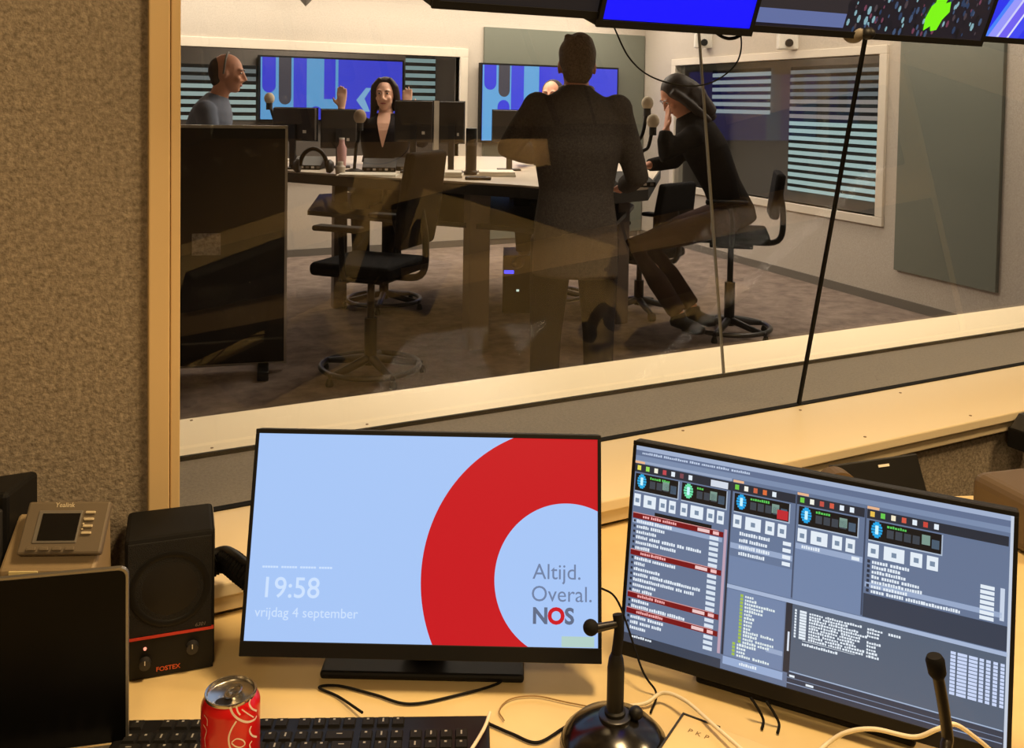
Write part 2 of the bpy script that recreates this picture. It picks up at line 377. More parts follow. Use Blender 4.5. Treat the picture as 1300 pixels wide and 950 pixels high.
stext('N', .388, .2385, .028, emi(95, 108, 135), bold=.0009); stext('O', .409, .2385, .028, emi(205, 16, 35), bold=.0012); stext('S', .432, .2385, .028, emi(95, 108, 135), bold=.0009)
W1 = emi(205, 226, 255)
stext('19:58', .017, .213, .037, W1, bold=.0002); stext('vrijdag 4 september', .012, .2375, .0175, W1)
mb = MB()
for k in range(26):
    u = .018+k*.0037
    if k % 7 != 6: mb.poly([sp(u, .1735), sp(u+.003, .1735), sp(u+.003, .176), sp(u, .176)])
stuff(mb.build('small_print', W1, scr1, closed=False))
mb = MB(); mb.poly([sp(.428, .254), sp(.472, .254), sp(.472, .267), sp(.428, .267)]); mb.build('screen_sticker', emi(178, 208, 200), scr1, closed=False)

# -- right monitor: playout software
MR, MM2, sb = monitor('monitor showing grey-blue playout software with red list rows', .891, .875, .773, -.957, .15, None)
scr2 = sb.build('screen', emi(100, 116, 146), MR)
UI = MB(); UIM = {}
def ui(u0, u1, v0, v1, col, lay=1):
    mb = UI; mb.m = UIM.setdefault(col, len(UIM)); o = .0004+.00025*lay
    P = lambda u, v: MM2 @ Vector((-SW/2+u*SW, -o, SH-v*SH))
    mb.poly([P(u0, v1), P(u1, v1), P(u1, v0), P(u0, v0)])
def words(u, v, wmax, col=(225, 235, 248), h=.015, lay=3, n=3):
    x = u
    for _ in range(n):
        l = random.uniform(.018, .05)
        if x+l > u+wmax: break
        # letters as thin strokes
        y = x
        while y < x+l:
            s = random.uniform(.0035, .006); ui(y, y+s, v+random.choice((0, .002, .003)), v+h, col, lay); y += s+.0016
        x += l+.006
LB = (112, 132, 168); LT = (150, 168, 200); DK = (38, 44, 56); BK = (14, 16, 20); WH = (226, 236, 246)
ui(0, 1, 0, .022, (160, 176, 205)); ui(0, 1, .022, .05, (96, 112, 144)); words(.02, .028, .5, (190, 205, 230), .012, n=8)
ui(0, 1, .05, .075, (122, 140, 172)); ui(0, .29, .075, .088, (150, 166, 195), 2)
def player(u0, u1, vt, col, wide=True):
    ui(u0, u1, vt, vt+.09, BK, 2); ui(u0, u1, vt+.088, vt+.094, (170, 185, 205), 3); ui(u1-.003, u1, vt, vt+.094, (170, 185, 205), 3)
    cx, cy = u0+.02, vt+.038
    for k in range(9):
        a = math.pi*(k/8-.5); hw = .014*math.cos(a); vv = cy+.034*math.sin(a); ui(cx-hw, cx+hw, vv-.005, vv+.005, col, 3)
    ui(cx-.004, cx+.004, cy-.02, cy+.02, (200, 245, 255), 4)
    words(u0+.045, vt+.008, .06, (90, 200, 90), .012, 3, 2)
    for k in range(4): ui(u0+.045+k*.021, u0+.062+k*.021, vt+.028, vt+.066, (58, 66, 76), 3)
    ui(u1-.05, u1-.03, vt+.016, vt+.06, (120, 150, 140), 3); ui(u1-.026, u1-.008, vt+.03, vt+.07, (70, 90, 110), 3)
    b = vt+.105; L = u1-u0
    for a, z in ((.0, .15), (.22, .5), (.58, .74), (.8, .95)):
        ui(u0+a*L, u0+z*L, b, b+.062, WH, 2); m_ = u0+(a+z)/2*L; ui(m_-.006, m_+.006, b+.022, b+.044, (120, 140, 165), 3)
def dots(u0, v, cols, st=.026):
    for k, c_ in enumerate(cols): ui(u0+k*st, u0+k*st+.011, v, v+.024, c_, 3)
cols4 = [(0, .288), (.294, .468), (.472, .648), (.654, .99)]
for i, (a, b) in enumerate(cols4):
    ui(a, b, .092, .135, DK, 2); ui(a, a+.03, .078, .09, (230, 180, 140), 3)
ui(.288, .294, .09, .93, (40, 48, 64), 2); ui(.469, .472, .09, .58, (60, 72, 96), 2); ui(.649, .653, .09, .58, (60, 72, 96), 2)
dots(.008, .1, [(230, 220, 90), (150, 220, 90), (240, 240, 220), (190, 70, 80), WH, (120, 70, 80), WH])
dots(.3, .1, [(110, 200, 70), (240, 240, 230), (200, 100, 70), (220, 110, 60), WH]); dots(.48, .1, [(110, 200, 70), (240, 240, 230), (190, 80, 70), (210, 90, 70), WH, WH])
dots(.662, .1, [(230, 190, 80), (100, 200, 80), (240, 230, 200), (210, 90, 70), WH, (200, 70, 60), WH])
player(.004, .138, .142, (40, 170, 225)); player(.146, .28, .142, (110, 225, 170)); player(.3, .455, .142, (30, 165, 230)); player(.478, .635, .142, (30, 165, 230)); player(.66, .84, .142, (30, 165, 230))
ui(.23, .28, .1, .132, (210, 218, 232), 4); ui(.42, .45, .18, .225, (190, 40, 50), 4)
# list A
v = .35; reds = {0, 7, 15, 18}
for k in range(22):
    if k in reds:
        ui(.004, .275, v-.004, v+.022, (118, 10, 22), 2); ui(.004, .26, v-.008, v-.004, (210, 150, 150), 3); words(.035, v, .11, (240, 170, 170), .014, 4, 3); ui(.2, .235, v, v+.016, (235, 200, 200), 4); ui(.245, .262, v, v+.016, (240, 190, 190), 4)
        if k == 0: ui(.07, .24, v-.026, v-.008, BK, 3)
    else:
        words(.018, v, .2, WH, .016, 3, random.choice((1, 2, 2, 3, 5)))
        ui(.236, .262, v, v+.017, (214, 226, 240), 3); ui(.008, .014, v+.002, v+.014, (30, 36, 50), 3)
    v += .0268
ui(.004, .272, .376, .397, LT, 1); ui(.277, .285, .33, .93, (188, 160, 180), 3)
# list B, C, D
ui(.296, .467, .318, .45, (100, 118, 150), 1)
v = .325
for k in range(4): words(.32, v, .1, WH, .017, 3, 3); ui(.44, .462, v, v+.018, WH, 3); v += .032
ui(.296, .467, .385, .412, LT, 2); ui(.296, .468, .45, .585, LB, 1); ui(.474, .648, .33, .585, LB, 1)
ui(.474, .648, .318, .345, LT, 2); words(.49, .322, .08, WH, .016, 3, 1); ui(.62, .64, .324, .34, WH, 3)
v = .322
for k in range(7):
    words(.672, v, .25, WH, .015, 3, (2, 2, 2, 3, 3, 3, 6)[k]); ui(.93, .962, v+.0, v+.016, WH, 3); ui(.66, .667, v, v+.014, (40, 48, 64), 3); v += .0222
ui(.656, .98, .425, .448, LT, 2); ui(.975, .985, .32, .46, (200, 212, 232), 2)
ui(.654, .993, .478, .585, (52, 62, 80), 2)
ui(.294, .995, .588, .606, (165, 182, 212), 3)
# tree
ui(.296, .455, .61, .93, LB, 1)
v = .622
for k in range(18):
    ind = .015 if k < 14 else .0
    ui(.318+ind, .326+ind, v, v+.013, (160, 190, 80), 3); words(.331+ind, v, .1, (222, 234, 236), .013, 3, random.choice((1, 1, 2)))
    v += .0168
ui(.41, .455, .84, .862, LT, 2); ui(.294, .458, .935, .972, (150, 172, 210), 2); words(.34, .945, .06, WH, .014, 3, 2)
# log panel
ui(.458, .475, .606, .93, DK, 2); ui(.466, .471, .74, .83, (215, 225, 240), 3)
ui(.475, .995, .606, .92, (82, 96, 116), 1)
v = .628
for k in range(10):
    ui(.495, .513, v, v+.011, WH, 3); ui(.482, .487, v, v+.01, WH, 3)
    words(.52, v, .16, WH, .011, 3, random.choice((3, 4))); v += .0135
ui(.505, .64, v+.002, v+.004, WH, 3); words(.505, v+.012, .12, WH, .012, 3, 4)
v = .63
for k in range(11): words(.668, v, .035, WH, .011, 3, 2); v += .0152
words(.72, .632, .03, WH, .011, 3, 1)
v = .64
for k in range(12):
    for uu, ww in ((.868, .012), (.884, .022), (.91, .02), (.934, .01), (.949, .01), (.965, .01), (.981, .009)): ui(uu, uu+ww, v, v+.0125, (200, 214, 246), 3)
    v += .0158
# bottom bars
ui(0, .288, .955, 1, (52, 62, 80), 2); words(.02, .958, .2, WH, .012, 3, 2)
ui(.47, .995, .925, 1, (48, 58, 76), 2); ui(.475, .99, .918, .923, (160, 178, 205), 3); ui(.47, .99, .948, .951, (120, 138, 168), 3); ui(.47, .99, .972, .976, (140, 158, 190), 3)
ui(.476, .49, .935, .945, WH, 4); ui(.52, .54, .957, .967, WH, 4); ui(.993, 1, 0, 1, (196, 206, 222), 3)
stuff(UI.build('software_interface', [emi(*c_) for c_ in UIM], scr2, closed=False))

# -- keyboard
kb0 = onz(157, 915, DESK+.012); kb1 = onz(621, 909, DESK+.012); kv = (kb1-kb0); KW = kv.length; kang = math.atan2(kv.y, kv.x)
r = thing('keyboard', 'black full-size keyboard lying behind the red can', 'keyboard', (kb0.x, kb0.y, DESK), kang)
MB().box((0, -.145, .0), (KW, 0, .014)).build('body', M_black, r, bevel=.004)
M_key = mat('key_black', lin(30, 29, 28), .7, spec=.2); M_leg = mat('key_legend', lin(150, 148, 142), .6)
kmesh = {}
def key(x, y, wu, leg):
    k = (round(wu, 2), leg)
    if k not in kmesh:
        mb = MB(); h = .0165/2; a = wu*.019/2-.0013
        vs = [(-a, -h, 0), (a, -h, 0), (a, h, 0), (-a, h, 0), (-a+.0015, -h+.001, .0045), (a-.0015, -h+.001, .0045), (a-.0015, h-.002, .0045), (-a+.0015, h-.002, .0045)]
        mb.add(vs, [(4, 5, 6, 7), (0, 1, 5, 4), (1, 2, 6, 5), (2, 3, 7, 6), (3, 0, 4, 7)])
        if leg:
            mb.m = 1; q = {1: (-.002, .001, .0015, .0045), 2: (-.0035, .0035, .0, .0016), 3: (-.001, .001, -.003, .004)}[leg]
            mb.add([(q[0], q[2], .0047), (q[1], q[2], .0047), (q[1], q[3], .0047), (q[0], q[3], .0047)], [(0, 1, 2, 3)])
        kmesh[k] = mb.mesh('key', [M_key, M_leg])
    link('key', kmesh[k], r, loc=(x, y, .013))
U = KW/24.0*1.0
def row(y, items):
    x = .012
    for it in items:
        if it < 0: x += -it*.0187; continue
        key(x+it*.0187/2, y, it*.0187/.019, random.choice((1, 1, 3)) if it == 1 else (2 if it > 1 else 0)); x += it*.0187
F12 = [1, -1, 1, 1, 1, 1, -.5, 1, 1, 1, 1, -.5, 1, 1, 1, 1, -.25, 1, 1, 1, -.25]
row(-.014, F12+[-4]); row(-.039, [1]*13+[2, -.25, 1, 1, 1, -.25, 1, 1, 1, 1]); row(-.058, [1.5]+[1]*12+[1.5, -.25, 1, 1, 1, -.25, 1, 1, 1, 1])
row(-.077, [1.75]+[1]*11+[2.25, -3.5, 1, 1, 1]); row(-.096, [2.25]+[1]*10+[2.75, -1.25, 1, -1.25, 1, 1, 1, 1]); row(-.115, [1.25, 1.25, 1.25, 6.25, 1.25, 1.25, 1.25, 1.25, -.25, 1, 1, 1, -.25, 2, 1])

# -- soft drink can
cc = onz(293, 876, DESK+.115); CR = .033
r = thing('drink_can', 'opened red cola can with white script standing in front of the keyboard', 'can', (cc.x, cc.y, DESK))
M_red = mat('can_red', lin(206, 14, 18), .3, metal=.0, coat=.4); M_alu = mat('can_aluminium', lin(190, 186, 176), .25, metal=1)
MB().lathe([(.0245, 0), (.026, .002), (CR, .011), (CR, .1), (.0325, .103), (.0285, .111)], 48, cap=False).build('body', M_red, r, smooth=True, closed=False)
MB().lathe([(.0285, .1105), (.0292, .113), (.0285, .115), (.0268, .1145), (.0262, .1105), (.025, .1095), (.0, .1095)], 48, cap=False).build('lid', M_alu, r, smooth=True, closed=False)
MB().lathe([(.0255, 0.0), (.0235, .001), (0, .003)], 32, cap=False).build('base_rim', M_alu, r, closed=False)
ta = math.radians(62)-YAW   # tab axis
tm = Matrix.Rotation(-YAW, 4, 'Z')
hole = [(-.004+.0095*math.cos(a), -.0135+.0075*math.sin(a)) for a in [2*math.pi*k/20 for k in range(20)]]
mb = MB(); mb.poly([tm @ Vector((x, y, .1099)) for x, y in hole]); mb.build('drinking_hole', mat('can_inside', lin(14, 10, 10), .5), r, closed=False)
tab = MB(); tm2 = tm @ Matrix.Translation((.001, -.003, .1112)) @ Matrix.Rotation(math.radians(-28), 4, 'Z') @ Matrix.Rotation(math.radians(8), 4, 'X')
ring = [tm2 @ Vector((.0068*math.cos(a), .0105*math.sin(a)+.004, .0012)) for a in [2*math.pi*k/28 for k in range(29)]]
tab.tube(ring, .0016, 6, cap=False); tab.tube([tm2 @ Vector((-.006, .001, .0012)), tm2 @ Vector((.006, .001, .0012))], .0014, 6); tab.lathe([(.003, -.001), (.003, .0022), (.001, .003)], 14, tm2 @ Matrix.Translation((0, -.002, 0)))
tab.build('pull_tab', M_alu, r, smooth=True)
def canpt(px, py, off=.0003):
    d = ray(px, py); o = Vector((CAM.x-cc.x, CAM.y-cc.y)); dd = Vector((d.x, d.y))
    a = dd.dot(dd); b = 2*o.dot(dd); c_ = o.dot(o)-(CR+off)**2; q = b*b-4*a*c_
    t = (-b-math.sqrt(q))/(2*a) if q > 0 else -b/(2*a)
    p = CAM+d*t; return Vector((p.x-cc.x, p.y-cc.y, p.z-DESK))
M_script = mat('can_script', lin(240, 226, 214), .35)
for pts, wd in (([(292, 898), (296, 907), (304, 914), (314, 917), (323, 914), (326, 909)], 2.2), ([(300, 897), (302, 904), (305, 908)], 1.6), ([(307, 901), (314, 906), (322, 911)], 1.2),
                ([(300, 916), (294, 926), (290.5, 936), (291, 946), (294, 954)], 1.7), ([(294, 943), (300, 938.5), (308, 940), (311, 945), (306, 949), (299, 948), (294, 944)], 1.2),
                ([(318, 888), (316.5, 894), (320, 900), (326, 903)], 1.8), ([(319, 922), (317, 928), (320, 934), (326, 936)], 1.8), ([(320, 941), (317, 946), (319, 953)], 1.5), ([(259, 908), (263, 914), (263, 922)], .8), ([(258, 920), (262, 928), (260, 938), (261, 950)], .8)):
    C_ = spline([canpt(x, y) for x, y in pts], 6); mb = MB()
    for a, b in zip(C_[:-1], C_[1:]):
        n = Vector((a.x, a.y, 0)).normalized(); s_ = n.cross(b-a).normalized()*(wd*.00055)
        mb.poly([a-s_, b-s_, b+s_, a+s_])
    mb.build('script_stroke', M_script, r, closed=False)
script = 0

# -- loudspeaker
sa = onz(158, 867, DESK); sb_ = onz(272, 847, DESK); sv = sb_-sa; SWD = sv.length; SHT = .195; SD = .098
r = thing('loudspeaker', 'small black monitor loudspeaker with a red stripe beside the left monitor', 'loudspeaker', (sa.x, sa.y, DESK), math.atan2(sv.y, sv.x))
MB().box((0, 0, 0), (SWD, SD, SHT)).build('cabinet', M_blackm, r, bevel=.006)
MB().box((.004, -.002, .06), (SWD-.004, .002, SHT-.006)).build('grille', mat('speaker_grille', lin(17, 16, 16), .8, bump=(900, .6)), r, bevel=.001)
Mf = Matrix.Translation((SWD/2, -.0015, .122)) @ Matrix.Rotation(math.pi/2, 4, 'X')
MB().lathe([(.052, 0), (.052, .0012), (.048, .0022), (.044, .0008), (.043, 0)], 48, Mf, cap=False).build('driver_ring', M_black, r, smooth=True, closed=False)
MB().lathe([(.041, 0.0), (.03, .0012), (.0, .002)], 40, Mf, cap=False).build('cone', mat('speaker_cone', lin(20, 18, 18), .6), r, smooth=True, closed=False)
MB().box((.001, -.0028, .0565), (SWD-.001, .001, .0600)).build('red_stripe', mat('red_stripe', lin(214, 62, 48), .5), r)
MB().box((.002, -.001, .002), (SWD-.002, .001, .0560)).build('control_panel', M_black, r)
def front(x, z, y=-.0032): return Matrix.Translation((x, y, z)) @ Matrix.Rotation(math.pi/2, 4, 'X')
for x, z, rr in ((.087, .036, .0085), (.026, .024, .008)):
    k = MB().lathe([(rr, 0), (rr*.9, .009), (rr*.5, .0095), (0, .0095)], 20, front(x, z, -.001)).build('knob', M_dark, r, smooth=True)
    MB().box((x-.0006, -.0112, z+.001), (x+.0006, -.0102, z+rr*.8)).build('knob_mark', M_white, k)
MB().lathe([(.0022, 0), (.0018, .002), (0, .0028)], 12, front(.026, .043, -.001)).build('power_led', emi(255, 150, 120, 1.5), r)
Mtx = lambda x, z: Matrix.Translation((x, -.0016, z)) @ Matrix.Rotation(math.pi/2, 4, 'X')
textpart('lettering', 'FOSTEX', .0088, mat('orange_print', lin(214, 92, 48), .5), r, Mtx(.040, .0085), bold=.0002)
textpart('lettering', '6301', .0072, mat('grey_print', lin(120, 112, 108), .5), r, Matrix.Translation((SWD-.026, -.0024, .0635)) @ Matrix.Rotation(math.pi/2, 4, 'X'), shear=.25)
MB().box((SWD-.0005, .006, SHT-.03), (SWD+.0006, SD-.006, SHT-.001)).build('edge_highlight_strip', mat('highlight_grey', lin(110, 106, 100), .4), r)  # lighter grey painted in as a highlight along the cabinet edge

# -- laptop
lt0 = atd(0, 728, 1.108); lt1 = atd(163, 714, 1.14)
lv = Vector((lt1.x-lt0.x, lt1.y-lt0.y, 0)); la = math.atan2(lv.y, lv.x); LW = .31; LH = .215
lz = lt1.z-DESK; lean = math.acos(min(1, (lz-.012)/LH)) if (lz-.012) < LH else 0
ux = Vector((math.cos(la), math.sin(la), 0)); by = Vector((-ux.y, ux.x, 0))
org = Vector((lt1.x, lt1.y, DESK)) - ux*(LW/2) - by*(math.sin(lean)*LH)
r = thing('laptop', 'open silver laptop with a dark switched-off screen', 'laptop', org, la)
MB().box((-LW/2, -.215, .0), (LW/2, .0, .012)).build('base', mat('laptop_aluminium', lin(150, 147, 142), .35, metal=.8), r, bevel=.004)
ML_ = Matrix.Translation((0, .0, .012)) @ Matrix.Rotation(-lean, 4, 'X')
def rrect(w, h, rad, n=6):
    out = []
    for cx_, cz_, a0 in ((w/2-rad, h-rad, 0), (-w/2+rad, h-rad, 90), (-w/2+.002, .002, 180), (w/2-.002, .002, 270)):
        q = rad if a0 < 180 else .002
        for k in range(n+1):
            a = math.radians(a0+90*k/n); out.append((cx_+q*math.cos(a), cz_+q*math.sin(a)))
    return out
RX = Matrix.Rotation(math.pi/2, 4, 'X')
MB().prism(rrect(LW, LH, .011), -.006, 0, ML_ @ RX).build('lid', MATS['laptop_aluminium'], r)
MB().prism(rrect(LW-.006, LH-.004, .009), 0, .0006, ML_ @ Matrix.Translation((0, 0, .001)) @ RX).build('screen', mat('laptop_screen', lin(8, 8, 9), .3, spec=.12), r)
mb = MB()
for i in range(5):
    for j in range(13): mb.box((-.14+j*.0216, -.03-i*.019-.0155, .012), (-.14+j*.0216+.018, -.03-i*.019, .0135))
stuff(mb.build('keyboard_block', M_black, r)); MB().box((-.055, -.205, .0118), (.055, -.135, .0124)).build('trackpad', M_grey, r)

# -- intercom / telephone unit behind the laptop
i0 = atd(22, 702, 1.222); i1 = atd(127, 700, 1.228)
iv = Vector((i1.x-i0.x, i1.y-i0.y, 0)); ia = math.atan2(iv.y, iv.x); IW = iv.length
r = thing('desk_telephone', 'grey-brown desk phone unit with a small display, behind the laptop', 'telephone', (i0.x, i0.y, DESK), ia)
iz = (i0.z+i1.z)/2-DESK
M_tel = mat('phone_grey', lin(112, 100, 84), .5); M_tel2 = mat('phone_tan', lin(150, 130, 100), .55)
MB().add([(-.02, -.01, 0), (IW-.004, -.01, 0), (IW-.004, .06, 0), (-.02, .06, 0), (-.02, -.01, iz-.02), (IW-.004, -.01, iz-.02), (IW-.004, .05, iz+.03), (-.02, .05, iz+.03)],
         [(0, 3, 2, 1), (4, 5, 6, 7), (0, 1, 5, 4), (1, 2, 6, 5), (2, 3, 7, 6), (3, 0, 4, 7)]).build('body', M_tel2, r, bevel=.004)
IM = Matrix.Translation((0, -.006, iz)) @ Matrix.Rotation(math.radians(-38), 4, 'X')
IH = .066
MB().box((0, 0, 0), (IW+.002, .012, IH), IM).build('display_module', M_tel, r, bevel=.003)
MB().box((IW*.16, -.0012, IH*.20), (IW*.70, .001, IH*.82), IM).build('display_frame', M_grey, r, bevel=.001)
MB().box((IW*.22, -.002, IH*.25), (IW*.68, 0, IH*.76), IM).build('display', mat('phone_display', lin(24, 22, 20), .25), r)
for k in range(4):
    MB().box((IW*(.74+.0), -.003, IH*(.36+k*.13)), (IW*.86, 0, IH*(.41+k*.13)), IM).build('line_key', mat('key_cream', lin(205, 190, 160), .5), r, bevel=.0008)
    MB().box((IW*(.12+k*.155), -.003, IH*.06), (IW*(.235+k*.155), 0, IH*.13), IM).build('soft_key', M_tel, r, bevel=.001)
for k in range(3): MB().lathe([(.0014, 0), (.0012, .001), (0, .0014)], 8, IM @ Matrix.Translation((IW*.70+.004, -.0003, IH*(.46+k*.1))) @ RX).build('indicator', MATS['key_cream'], r)
textpart('lettering', 'Yealink', .0085, mat('pale_print', lin(215, 200, 170), .5), r, IM @ Matrix.Translation((IW*.34, -.0004, IH*.885)) @ RX, bold=.0001)
MB().box((-.006, -.0115, iz-.034), (.03, -.0098, iz-.02)).build('label_strip', mat('pale_sticker', lin(240, 225, 170), .6), r)
for k in range(7): MB().box((.0+k*.014, -.0125, iz-.058), (.009+k*.014, -.0095, iz-.05)).build('key', M_tel, r)
# dark handset box at the very left
p = atd(-8, 700, 1.24)
r = thing('desk_telephone_handset', 'black handset box at the left edge beside the phone unit', 'handset', (p.x, p.y, DESK), -YAW)
hz = atd(8, 618, 1.26).z-DESK
MB().box((-.1, 0, 0), (.018, .09, hz)).build('body', M_black, r, bevel=.006); MB().box((-.09, -.006, hz*.35), (.012, .004, hz-.02)).build('front_plate', M_dark, r, bevel=.003)

# -- gooseneck microphones
def mic1():
    b = onz(780, 938, DESK+.01)
    r = thing('gooseneck_microphone', 'gooseneck talkback microphone on a round black base between the monitors', 'microphone', (b.x, b.y, DESK))
    MB().lathe([(.066, 0), (.067, .004), (.064, .012), (.05, .026), (.03, .034), (.016, .038), (.0, .038)], 40).build('base', mat('gloss_black', lin(20, 18, 16), .18), r, smooth=True)
    MB().lathe([(.013, .036), (.013, .046), (.0105, .048), (.0105, .1), (.009, .112), (.0065, .118), (0, .118)], 20).build('stem', M_black, r, smooth=True)
    MB().lathe([(.02, .035), (.02, .041), (.018, .042)], 24).build('collar', M_gun, r, smooth=True)
    L = lambda x, y, D: atd(x, y, D)-Vector((b.x, b.y, DESK))
    top = Vector((0, 0, .115)); D0 = (Vector((b.x, b.y, DESK+.115))-CAM).dot(FW)
    p1 = L(786, 800, D0); p2 = L(784, 780, D0+.003); p3 = L(779, 793, D0+.03); p4 = L(770, 797, D0+.035)
    MB().tube(spline([top, p1, p2 + Vector((0, 0, .0))], 8), .0065, 10).build('gooseneck', M_blackm, r, smooth=True)
    a = L(785, 792, D0); c = L(756, 798, D0-.01)
    MB().tube([a, a.lerp(c, .5), c], [.0042, .0048, .0055], 12).build('capsule_arm', M_gun, r, smooth=True)
    MB().ell(L(750, 797, D0-.012), .0096, seg=20, rings=12).build('foam_ball', M_blackm, r, smooth=True)
    k = L(793, 897, D0-.02); MB().ell(Vector((.023, -.012, .043)), (.009, .009, .008)).build('switch', M_black, r, smooth=True)
mic1()
b = Vector((.835, .545, DESK))
r = thing('gooseneck_microphone', 'thin gooseneck microphone with a dark tip in front of the right monitor', 'microphone', b)
D1 = .93
P = [atd(1187, 838, D1), atd(1190, 855, D1), atd(1197, 893, D1), atd(1203, 935, D1), atd(1206, 975, D1-.01)]
P = [q-b for q in P] + [Vector((.0, .01, .03)), Vector((0, 0, 0.01))]
MB().tube(spline(P[1:], 8), .0055, 10).build('gooseneck', mat('bronze_black', lin(42, 36, 28), .4), r, smooth=True)
ax = (P[0]-P[1]).normalized(); MB().tube([P[1]-ax*.004, P[1], P[0], P[0]+ax*.004], [.006, .0085, .009, .007], 16).build('capsule', M_blackm, r, smooth=True)
MB().lathe([(.045, 0), (.044, .014), (.012, .02), (0, .02)], 28).build('base', M_black, r, smooth=True)

# -- unseen black console, added to darken the desk's reflection in the glass
q = FW.copy(); q.z = 0; q.normalize(); c0 = q*.58+RT.to_3d()*.2
r = thing('added_console', 'added wide black mixing console, out of view, there to darken the reflection in the glass', 'mixing console', (c0.x, c0.y, DESK), -YAW)
MB().add([(-.5, -.2, 0), (.5, -.2, 0), (.5, .2, 0), (-.5, .2, 0), (-.5, -.2, .03), (.5, -.2, .03), (.5, .2, .07), (-.5, .2, .07)], [(0, 3, 2, 1), (4, 5, 6, 7), (0, 1, 5, 4), (1, 2, 6, 5), (2, 3, 7, 6), (3, 0, 4, 7)]).build('body', M_blackm, r, bevel=.006)
for k in range(8): MB().box((-.42+k*.12, -.12, .036), (-.40+k*.12, -.09, .056)).build('fader_cap', M_grey, r, bevel=.003)

# -- small cream box with print
q0 = onz(868, 907, DESK+.02); q1 = onz(852, 942, DESK+.02); q2 = onz(1005, 958, DESK+.02)
xv = (q2-q0).normalized(); r = thing('desk_box', 'small cream box with dark edges lying in front of the right monitor', 'box', (q0.x, q0.y, DESK), math.atan2(xv.y, xv.x))
BL = (q2-q0).length
MB().box((0, -.16, 0), (BL, 0, .02)).build('body', M_desk, r, bevel=.0015)
MB().box((-.0015, -.16, 0), (.0008, .001, .0215)).build('dark_edge', M_dark, r); MB().box((0, -.001, 0), (BL*.35, .0012, .0213)).build('dark_edge', M_dark, r)
textpart('lettering', 'P K P', .011, mat('brown_print', lin(120, 96, 60), .6), r, Matrix.Translation((.016, -.03, .0203)), spacing=1.1)

# -- cables
def cable(label, pts, rad, mt, name='cable', group=None, parent=None):
    o = MB().tube(spline(pts, 10), rad, 8).build(name, mt, smooth=True); tag(o, label, 'cable', group); return o
M_wc = mat('white_cable', lin(238, 226, 196), .45)
zc = DESK+.003
cable('black cable looping on the desk from keyboard to the left monitor', [onz(x, y, z) for x, y, z in ((460, 905, DESK+.008), (430, 885, zc), (405, 873, zc), (430, 871, zc), (475, 882, zc), (520, 894, zc), (580, 883, zc), (632, 868, zc), (645, 852, zc), (665, 838, zc))], .0017, M_blackm)
cable('black cable curving on the desk between keyboard and microphone base', [onz(x, y, zc) for x, y in ((618, 918), (650, 932), (682, 943), (715, 925), (755, 900), (790, 893))], .0019, M_blackm)
cable('thin tan wire curling on the desk right of the keyboard', [onz(x, y, zc) for x, y in ((640, 915), (634, 902), (648, 888), (680, 884), (720, 892), (762, 900))], .0009, mat('tan_wire', lin(150, 118, 70), .5))
cable('white cable arching right from the microphone base over the box', [onz(795, 897, zc), onz(820, 893, zc+.004), onz(842, 880, zc+.012), onz(870, 890, zc+.02), onz(905, 920, zc+.026), onz(945, 955, zc+.03)], .0025, M_wc)
cable('white cable crossing the lower edge of the right monitor', [onz(1030, 965, DESK+.03), onz(1050, 945, DESK+.035), onz(1075, 930, DESK+.05), onz(1110, 926, DESK+.06), onz(1160, 936, DESK+.06), onz(1190, 926, DESK+.075), onz(1212, 920, DESK+.08), onz(1240, 938, DESK+.06), onz(1275, 968, DESK+.03)], .0026, M_wc)
cable('white cable end at the right corner of the keyboard', [onz(622, 905, DESK+.03), onz(616, 922, DESK+.026), onz(606, 940, DESK+.028), onz(590, 965, DESK+.03)], .0022, M_wc)
cable('black cable hanging behind the microphone stem', [onz(760, 745, DESK+.12), onz(785, 765, DESK+.1), onz(815, 850, DESK+.03), onz(833, 880, DESK+.006), onz(826, 905, zc)], .0015, M_blackm)
for k, (x, y) in enumerate(((965, 900), (985, 905))):
    cable('thin black cable below the right monitor, %s of a pair' % ('left' if k == 0 else 'right'), [onz(x-12, y-14, DESK+.03), onz(x-4, y-2, DESK+.02), onz(x+4, y+14, DESK+.006), onz(x+2, y+26, zc)], .0018, M_blackm)
# ribbed cable sleeve behind the loudspeaker
pts = spline([onz(262, 720, DESK+.10), atd(285, 711, 1.41), atd(305, 724, 1.38), atd(325, 745, 1.36), onz(340, 800, DESK+.02)], 12)
r = thing('cable_sleeve', 'thick black ribbed cable sleeve between loudspeaker and left monitor', 'cable sleeve', (pts[0].x, pts[0].y, DESK))
mb = MB(); rr_ = [.0165+(.0022 if i % 2 else 0) for i in range(len(pts))]
mb.tube([p-r.location for p in pts], rr_, 14).build('sleeve', M_blackm, r, smooth=False)
MB().tube([p-r.location+Vector((0, 0, .012)) for p in pts], .009, 8).build('cable', M_black, r, smooth=True)

